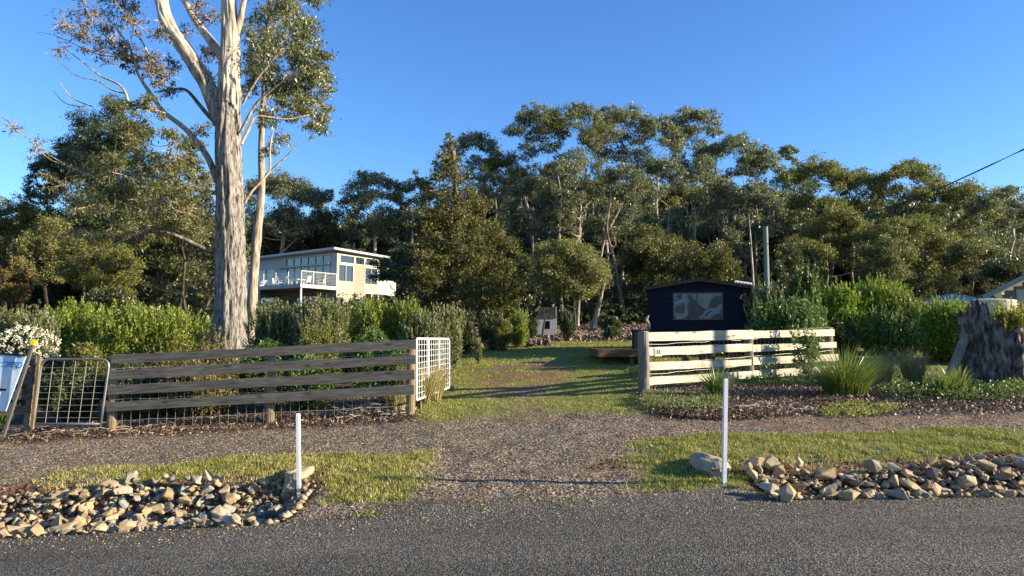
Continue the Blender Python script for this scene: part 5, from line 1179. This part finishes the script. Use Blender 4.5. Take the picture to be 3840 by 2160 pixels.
SH = [
 # bright hedge on the left, behind the dark fence
 ('hedge_shrub', 'bright green hedge shrub left of the gum trunk, left third', 290, 1125, 1400, 150, 17, L_HEDGE, 15000, .055, 160),
 ('hedge_shrub', 'bright green hedge shrub left of the gum trunk, middle third', 470, 1140, 1400, 150, 16.4, L_HEDGE, 15000, .055, 160),
 ('hedge_shrub', 'yellowish green hedge shrub next to the gum trunk', 650, 1150, 1400, 150, 16.6, L_HEDGE, 15000, .055, 150),
 ('hedge_shrub', 'dull green shrub above the white flowers at the left edge', 50, 1150, 1380, 110, 17.5, L_GREY, 9000, .06, 60),
 ('hedge_shrub', 'brown tipped upright shrub behind the leaning sign', 150, 1180, 1330, 70, 15, L_GREY, 5000, .06, 70),
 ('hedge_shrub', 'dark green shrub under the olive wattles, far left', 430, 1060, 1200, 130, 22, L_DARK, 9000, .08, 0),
 ('flowering_shrub', 'shrub covered with white flower spikes behind the sign', 120, 1260, 1400, 130, 13.2, L_DARK, 7000, .05, 0),
 ('conifer_shrub', 'low golden green shrub right above the pipe gate', 330, 1262, 1420, 95, 13.0, L_WAT, 8000, .045, 0),
 ('hedge_shrub', 'low bronze shrub in front of the gum trunk', 800, 1252, 1420, 110, 13.2, L_BROWN, 8000, .045, 20),
 ('hedge_shrub', 'bronze green shrub left of the gum trunk foot', 640, 1275, 1440, 130, 12.9, L_BROWN, 8000, .045, 20),
 ('hedge_shrub', 'glossy dark shrub at the right foot of the gum trunk', 1010, 1235, 1420, 120, 13.6, L_GLOSS, 9000, .05, 0),
 ('hedge_shrub', 'green hedge shrub below the house deck, left', 1030, 1140, 1400, 110, 16.5, L_GREY, 11000, .055, 140),
 ('hedge_shrub', 'tall pale tipped hedge shrub below the house corner', 1200, 1122, 1400, 110, 16.2, L_GREY, 12000, .055, 220),
 ('hedge_shrub', 'soft green rounded shrub behind the fence middle', 1190, 1210, 1420, 90, 13.6, L_WAT, 8000, .04, 60),
 ('hedge_shrub', 'glossy dark leaved shrub below the house balcony', 1385, 1190, 1400, 105, 14.3, L_GLOSS, 10000, .055, 0),
 ('hedge_shrub', 'light green hedge shrub under the house balcony', 1400, 1130, 1350, 100, 17, L_HEDGE, 10000, .055, 140),
 ('hedge_shrub', 'light green hedge shrub right of the balcony', 1530, 1132, 1350, 90, 17, L_HEDGE, 9000, .055, 140),
 ('hedge_shrub', 'grey green wispy shrub above the white mesh gate', 1590, 1190, 1420, 90, 15.2, L_GREY, 9000, .06, 130),
 ('hedge_shrub', 'yellow tipped shrub at the right end of the left hedge', 1670, 1150, 1400, 70, 16.5, L_GREY, 7000, .06, 120),
 ('hedge_shrub', 'dark leafy shrub behind the right end of the dark fence', 1470, 1270, 1480, 90, 12.6, L_GLOSS, 7000, .05, 0),
 ('hedge_shrub', 'dark leafy shrub behind the middle of the dark fence', 1150, 1300, 1500, 120, 12.3, L_GLOSS, 8000, .045, 0),
 ('hedge_shrub', 'dark leafy shrub behind the left of the dark fence', 760, 1330, 1520, 160, 12.2, L_BROWN, 8000, .045, 0),
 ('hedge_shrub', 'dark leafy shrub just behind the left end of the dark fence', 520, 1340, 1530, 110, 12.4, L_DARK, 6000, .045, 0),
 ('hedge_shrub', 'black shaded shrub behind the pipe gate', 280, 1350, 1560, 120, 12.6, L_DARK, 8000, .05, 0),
 # garden behind the gate
 ('round_shrub', 'dark upright branching shrub left of the bright round one', 1850, 1172, 1300, 62, 24, L_DARK, 7000, .06, 40),
 ('round_shrub', 'bright green shrub right of the bare branches', 1885, 1175, 1290, 40, 23.4, L_WAT, 4500, .05, 0),
 ('round_shrub', 'bright feathery round bush beside the bed edging', 1945, 1170, 1292, 38, 24.4, L_HEDGE, 6500, .05, 60),
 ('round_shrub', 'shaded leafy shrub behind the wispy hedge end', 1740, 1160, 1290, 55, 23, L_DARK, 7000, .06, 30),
 ('small_shrub', 'tiny upright shrub alone on the lawn', 1793, 1277, 1330, 15, 19.4, L_GREY, 900, .05, 12),
 ('small_shrub', 'small shaded shrub on the leaf litter near the shed', 2290, 1218, 1268, 32, 27, L_DARK, 1800, .07, 0),
 ('hedge_shrub', 'clipped low dark hedge at the forest edge', 2290, 1180, 1215, 50, 32, L_DARK, 3000, .08, 0),
 ('small_shrub', 'scruffy sapling just right of the little white hut', 2128, 1165, 1262, 30, 26.7, L_DARK, 2600, .07, 20),
 ('small_shrub', 'shaded scrub under the round topped wattle, left of the hut', 1992, 1200, 1262, 24, 27.5, L_DARK, 1600, .07, 10),
 # right of the shed
 ('laurel_shrub', 'big rounded green bush leaning over the white fence', 2960, 1105, 1420, 165, 16.6, L_GLOSS, 22000, .06, 60),
 ('laurel_shrub', 'taller grey leaved bush behind the rounded green bush', 2900, 1055, 1300, 120, 19.5, L_GREY, 10000, .07, 60),
 ('laurel_shrub', 'leafy branch mass hanging in front of the white fence boards', 3020, 1215, 1325, 58, 14.2, L_GLOSS, 900, .055, 14),
 ('laurel_shrub', 'upright dark bush right of the treated pole, behind the rounded bush', 3015, 985, 1250, 80, 19.2, L_GLOSS, 11000, .09, 30),
 ('laurel_shrub', 'sunlit vivid green bush, tallest of the right hand bushes', 3290, 1040, 1380, 135, 20, L_BRIGHT, 17000, .075, 100),
 ('laurel_shrub', 'vivid green bush left of the tallest one', 3160, 1060, 1400, 95, 19.6, L_BRIGHT, 10000, .075, 70),
 ('laurel_shrub', 'red tipped bush crown behind the vivid bushes', 3310, 1025, 1120, 55, 22.5, L_RED, 2500, .08, 0),
 ('laurel_shrub', 'soft yellow green bush right of the vivid one', 3400, 1110, 1400, 90, 19.2, L_WAT, 8000, .07, 60),
 ('laurel_shrub', 'dark based glossy hedge bush in front of the vivid ones', 3340, 1160, 1420, 130, 17.6, L_GLOSS, 12000, .065, 20),
 ('laurel_shrub', 'glossy hedge bush in front of the green water tank', 3520, 1130, 1420, 110, 17.6, L_BRIGHT, 12000, .065, 60),
 ('laurel_shrub', 'glossy hedge bush left of the jagged stump', 3610, 1140, 1420, 90, 17.2, L_BRIGHT, 9000, .065, 40),
 ('laurel_shrub', 'yellow leaved bush right of the jagged stump', 3790, 1145, 1420, 100, 16.8, L_YEL, 11000, .065, 50),
 ('laurel_shrub', 'yellow green bush at the right edge under the neighbour house', 3890, 1150, 1420, 90, 17.5, L_YEL, 8000, .065, 50),
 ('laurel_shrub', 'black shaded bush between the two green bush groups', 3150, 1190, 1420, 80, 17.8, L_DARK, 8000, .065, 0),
]
SHO = {}
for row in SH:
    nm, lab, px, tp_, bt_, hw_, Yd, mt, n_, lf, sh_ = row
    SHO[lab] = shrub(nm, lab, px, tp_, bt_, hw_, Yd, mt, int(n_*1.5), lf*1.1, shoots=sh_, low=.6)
# white flower spikes on the flowering shrub
fs_ = SHO['shrub covered with white flower spikes behind the sign']
n_ = 330; c = at(110, 1310, 13.2); th = RNG.uniform(0, 6.28, n_); u_ = RNG.uniform(-1, 1, n_)
P = c+np.stack([u_*.62, -np.abs(np.sqrt(np.maximum(0, 1-u_**2))*np.cos(th))*.5, np.sqrt(np.maximum(0, 1-u_**2))*np.sin(th)*.42], 1)
P = np.repeat(P, 10, 0)+RNG.normal(size=(n_*10, 3))*np.array((.008, .008, .022)); fast_mesh('flower', leaves_np(P, .035, 4, 0, 1.8, .7), 4, L_WHITE, fs_)['kind'] = 'stuff'

# understory strip of dark scrub at the forest foot
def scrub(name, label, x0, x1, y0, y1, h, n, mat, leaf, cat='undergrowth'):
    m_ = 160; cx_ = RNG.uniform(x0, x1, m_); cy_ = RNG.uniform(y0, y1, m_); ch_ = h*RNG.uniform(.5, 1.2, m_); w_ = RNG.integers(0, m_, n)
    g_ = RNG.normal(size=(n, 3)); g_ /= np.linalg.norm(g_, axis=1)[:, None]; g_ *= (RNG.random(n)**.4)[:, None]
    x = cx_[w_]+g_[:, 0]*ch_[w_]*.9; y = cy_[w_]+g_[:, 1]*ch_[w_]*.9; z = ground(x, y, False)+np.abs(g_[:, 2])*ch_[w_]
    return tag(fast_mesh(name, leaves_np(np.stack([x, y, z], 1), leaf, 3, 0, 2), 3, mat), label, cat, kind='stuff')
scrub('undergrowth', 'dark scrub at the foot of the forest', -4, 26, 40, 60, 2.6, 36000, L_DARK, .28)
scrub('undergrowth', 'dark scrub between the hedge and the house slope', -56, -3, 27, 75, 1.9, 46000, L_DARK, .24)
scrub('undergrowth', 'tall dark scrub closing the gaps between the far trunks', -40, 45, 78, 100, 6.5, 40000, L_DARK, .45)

# ---------------------------------------------------------------- tussocks and strappy plants
def tussock(name, label, px, py, Y, h, rad, n, mat, wid=.010, bend=.5, cat='grass tussock', lean=(0, 0)):
    b = on_ground(px, py) if Y is None else base(px, Y); root = thing(name, label, cat, b)
    r = np.random.default_rng(int(px)); th = r.uniform(0, 6.28, n); q = np.sqrt(r.random(n)); L = h*(.35+.75*r.random(n)); out = (.10+bend*q*(.4+.9*r.random(n)))
    d = np.stack([np.cos(th), np.sin(th), 0*th], 1); p0 = b+d*(q*rad*.25)[:, None]
    S_ = 5; side = np.stack([-np.sin(th+r.normal(size=n)*.8), np.cos(th+r.normal(size=n)*.8), 0*th], 1)*wid
    pts = []
    for s in range(S_):
        t = s/(S_-1); pos = p0+d*(out*L*t**1.7)[:, None]+np.array((lean[0], lean[1], 0))*(L*t*t)[:, None]; pos[:, 2] += L*(t-.42*out*t**2.6); pts.append(pos)
    V_ = []; 
    for s in range(S_-1):
        w0_ = side*(1-(s/(S_-1))**2); w1_ = side*(1-((s+1)/(S_-1))**2)
        V_.append(np.stack([pts[s]-w0_, pts[s]+w0_, pts[s+1]+w1_, pts[s+1]-w1_], 1))
    V_ = np.stack(V_, 1).reshape(-1, 3)   # n, S-1, 4, 3
    idx = np.arange(len(V_)); fast_mesh('blades', V_, 4, mat, root); return root
tussock('strappy_plant', 'dark green strappy plant in front of the white fence', 2690, 1500, None, .62, .4, 260, L_STRAP, .011, .6, 'strappy plant')
tussock('tussock', 'large fountain shaped green tussock at the fence end', 3170, 1480, None, .98, 1.3, 1300, L_STRAP, .006, 1.05)
tussock('tussock', 'straw coloured thin tussock right of the large green one', 3310, 1445, None, .75, .5, 600, L_STRAW, .0045, .4)
tussock('tussock', 'straw coloured tussock nearest the leaning log', 3425, 1440, None, .78, .55, 700, L_STRAW, .0045, .4)
tussock('strappy_plant', 'broad leaved strappy plant below the leaning log', 3545, 1490, None, .50, .4, 150, L_STRAP, .016, .55, 'strappy plant')
tussock('strappy_plant', 'strappy plant at the left foot of the stump', 3590, 1480, None, .55, .4, 120, L_STRAP, .014, .45, 'strappy plant')
tussock('tussock', 'tall dry grass behind the open white gate, nearer clump', 1585, 0, 11.9, .85, .6, 700, L_STRAW, .007, .4)
tussock('tussock', 'tall dry grass behind the open white gate, farther clump', 1625, 0, 12.9, .8, .6, 600, L_STRAW, .007, .45)
tussock('tussock', 'yellowing grass clump behind the last boards of the dark fence', 1490, 0, 11.4, .5, .5, 450, L_STRAW, .006, .4)
tussock('tussock', 'grass clump at the left end of the white flowering shrub', 20, 0, 11.6, .45, .4, 200, L_STRAP, .008, .5)

# ---------------------------------------------------------------- low ground covers, grass, litter (uncountable)
def carpet(name, label, pts, h, leaf, mat, per=10, cat='ground cover', k=3, elong=2.2, up=.5):
    P = np.repeat(pts, per, 0)+RNG.normal(size=(len(pts)*per, 3))*np.array((.045, .045, 0)); P[:, 2] += RNG.random(len(P))*h
    return tag(fast_mesh(name, leaves_np(P, leaf, k, 0, elong, up), k, mat), label, cat, kind='stuff')
def inpoly(poly):
    Pg = np.array(poly)
    def f(x, y):
        n = len(Pg); ins = np.zeros(len(x), bool); j = n-1
        for i in range(n):
            xi, yi = Pg[i]; xj, yj = Pg[j]; c_ = ((yi > y) != (yj > y)) & (x < (xj-xi)*(y-yi)/(yj-yi+1e-12)+xi); ins ^= c_; j = i
        return ins*1.0
    return f
def clumpy(P, sc_=3.2, th=.0): return P[fbm(P[:, 0]*sc_, P[:, 1]*sc_, 3) > th]
def poly_px(pp): return [tuple(on_ground(*q)[:2]) for q in pp]
def area_pts(n, pp):
    P = np.array(poly_px(pp)); f = inpoly(P); return rect_pts(n, P[:, 0].min(), P[:, 0].max(), P[:, 1].min(), P[:, 1].max(), f)
carpet('succulent_cover', 'low olive green succulent cover along the left foot of the white fence', area_pts(1700, [(2395, 1515), (2430, 1480), (2560, 1488), (2720, 1505), (2700, 1545), (2560, 1555), (2430, 1545)]), .10, .035, L_GREY, 12)
carpet('red_cover', 'dark reddish ground cover in the right garden bed', area_pts(900, [(2450, 1550), (2600, 1545), (2900, 1540), (2960, 1565), (2760, 1580), (2520, 1572)]), .06, .03, L_LITTER, 12)
carpet('green_cover', 'fresh green ground cover plants in front of the stump', clumpy(area_pts(2600, [(3290, 1465), (3420, 1440), (3560, 1450), (3840, 1440), (3840, 1500), (3620, 1520), (3330, 1500)])), .16, .05, L_GLOSS, 9, k=4)
carpet('green_cover', 'thin green weeds at the front of the right garden bed', area_pts(500, [(3040, 1545), (3200, 1510), (3400, 1525), (3300, 1560), (3120, 1572)]), .05, .035, L_GRASS, 10)
carpet('green_cover', 'patchy weeds behind the white fence', rect_pts(1200, 2.6, 9, 13.5, 16.5), .14, .05, L_GLOSS, 10)
def blades(name, label, pts, h, wid, mat, cat='grass'):
    n = len(pts); d = RNG.normal(size=(n, 3))*np.array((.55, .55, .15)); d[:, 2] += 1; d /= np.linalg.norm(d, axis=1)[:, None]
    th = RNG.uniform(0, 6.28, n); s = np.stack([np.cos(th), np.sin(th), 0*th], 1)*wid; L = (h*(.4+.9*RNG.random(n)))[:, None]
    V_ = np.stack([pts-s, pts+s, pts+d*L], 1).reshape(-1, 3); return tag(fast_mesh(name, V_, 3, mat), label, cat, kind='stuff')
def gd(x, y): return zones(x, y)[1]*np.clip(fbm(x*5, y*5, 3)*3+.75, 0, 1)
blades('verge_grass', 'short yellow green grass on both verges', rect_pts(190000, -5.6, 6.6, 6.85, 9.2, gd), .042, .0042, L_GRASS)
blades('dry_verge_grass', 'dry straw coloured grass among the green on the verges', rect_pts(90000, -5.6, 6.6, 6.85, 9.2, lambda x, y: gd(x, y)*(fbm(x*1.6+30, y*1.6, 3) > np.where(x < 1, -.12, .03))), .045, .0042, L_GRASSD)
blades('bank_grass', 'dead grass hanging over the ditch banks', rect_pts(26000, -5.6, 6.8, 7.25, 8.1, lambda x, y: ((x < -2.0) & (y > 7.65) | (x > 2.3) & (y < 7.75)) & (fbm(x*4, y*4, 3) > 0)), .06, .004, L_GRASSD)
blades('lawn_grass', 'mown lawn behind the gate opening', rect_pts(150000, -3.5, 3.2, 10.0, 20, lambda x, y: gd(x, y)), .03, .005, L_GRASS)
blades('far_lawn_grass', 'lawn further back around the shed and beds', rect_pts(90000, -6, 9, 17, 27, lambda x, y: gd(x, y)), .05, .010, L_GRASS)
def bed(x, y): return zones(x, y)[3]
P = rect_pts(42000, -7.5, 9.5, 9.7, 14, bed, .004); carpet('leaf_litter', 'bark and leaf litter in the beds along both fences', P, .025, .045, L_LITTER, 1, 'leaf litter', 3, 2.2, 0)
P = rect_pts(30000, -5, 12, 26, 40, None, .01); carpet('leaf_litter', 'brown leaf litter on the slope under the forest', P, .05, .12, L_LITTER, 1, 'leaf litter', 3, 2.0, 0)
P = rect_pts(7000, -6, 6.5, 6.9, 10.5, lambda x, y: (1-zones(x, y)[0])*.6, .004); carpet('fallen_leaves', 'thin scatter of dead leaves and twigs on the gravel', P, .012, .035, L_LITTER, 1, 'leaf litter', 4, 3.5, 0)
P = rect_pts(420, -2.2, 5.6, 6.52, 6.85, lambda x, y: (fbm(x*3, y*3, 3) > .08)*1.0, 0)
carpet('edge_weeds', 'small dry weeds along the crumbling seal edge', P, .015, .028, L_GRASS, 5)
P = rect_pts(2600, -5.4, 5.6, 6.7, 8.0, lambda x, y: (ditch(x, y)[0]+ditch(x, y)[1] > .2)*1.0, .06)
carpet('ditch_litter', 'leaf litter and weeds caught between the ditch stones', P, .05, .035, L_LITTER, 3, 'leaf litter')
# sticks
def sticks(name, label, pp, n, L, r_, mat):
    g = Geo(); pts = area_pts(n*4, pp)[:n]
    for p in pts:
        a = RNG.uniform(0, 6.28); l_ = L*RNG.uniform(.4, 1.3); d = np.array((math.cos(a), math.sin(a)*.6, RNG.normal()*.12)); p = p+np.array((0, 0, .015+.05*RNG.random()))
        g.tube([p-d*l_/2, p+RNG.normal(size=3)*l_*.05, p+d*l_/2], [r_, r_*.8, r_*.4], 5, False)
    return tag(g.build(name, mat), label, 'brushwood', kind='stuff')
sticks('brushwood', 'heap of dry pale twigs at the right foot of the dark fence', [(1240, 1520), (1500, 1515), (1520, 1560), (1300, 1575)], 170, .35, .008, B_PINK)
sticks('brushwood', 'dry bark strips scattered below the pipe gate', [(0, 1610), (420, 1600), (700, 1580), (600, 1620), (0, 1660)], 120, .4, .007, B_PINK)
sticks('brushwood', 'dry twigs lying in the right garden bed', [(2600, 1530), (2950, 1515), (3100, 1550), (2700, 1565)], 130, .3, .007, B_PINK)
sticks('brushwood', 'fallen twigs and bark on the litter slope', [(2080, 1262), (2340, 1258), (2420, 1230), (2120, 1235)], 120, 1.2, .02, B_PINK)
# clods of brown soil on the cut banks
sm = M('clod', .95, .1); sm.col(sm.ramp(sm.noise(sm.world(), 12, 4), [(.3, (.035, .018, .012)), (.55, (.10, .055, .032)), (.7, (.17, .11, .07))]))
tag(scatter_solid('soil_clods', rect_pts(5000, -6, 7, 6.9, 8.2, lambda x, y: (zones(x, y)[2] > .4)*1.0), .05, sm.m), 'crumbled brown soil along the cut ditch banks', 'soil')
for o in [q for q in bpy.data.objects if q.type == 'FONT']:
    me = bpy.data.meshes.new_from_object(o); n2_ = bpy.data.objects.new('figure', me); C.objects.link(n2_); n2_.parent = o.parent
    n2_.location = o.location; n2_.rotation_euler = o.rotation_euler; nm_ = 'lettering' if o.name.startswith('letter') else 'digit'; bpy.data.objects.remove(o); n2_.name = nm_
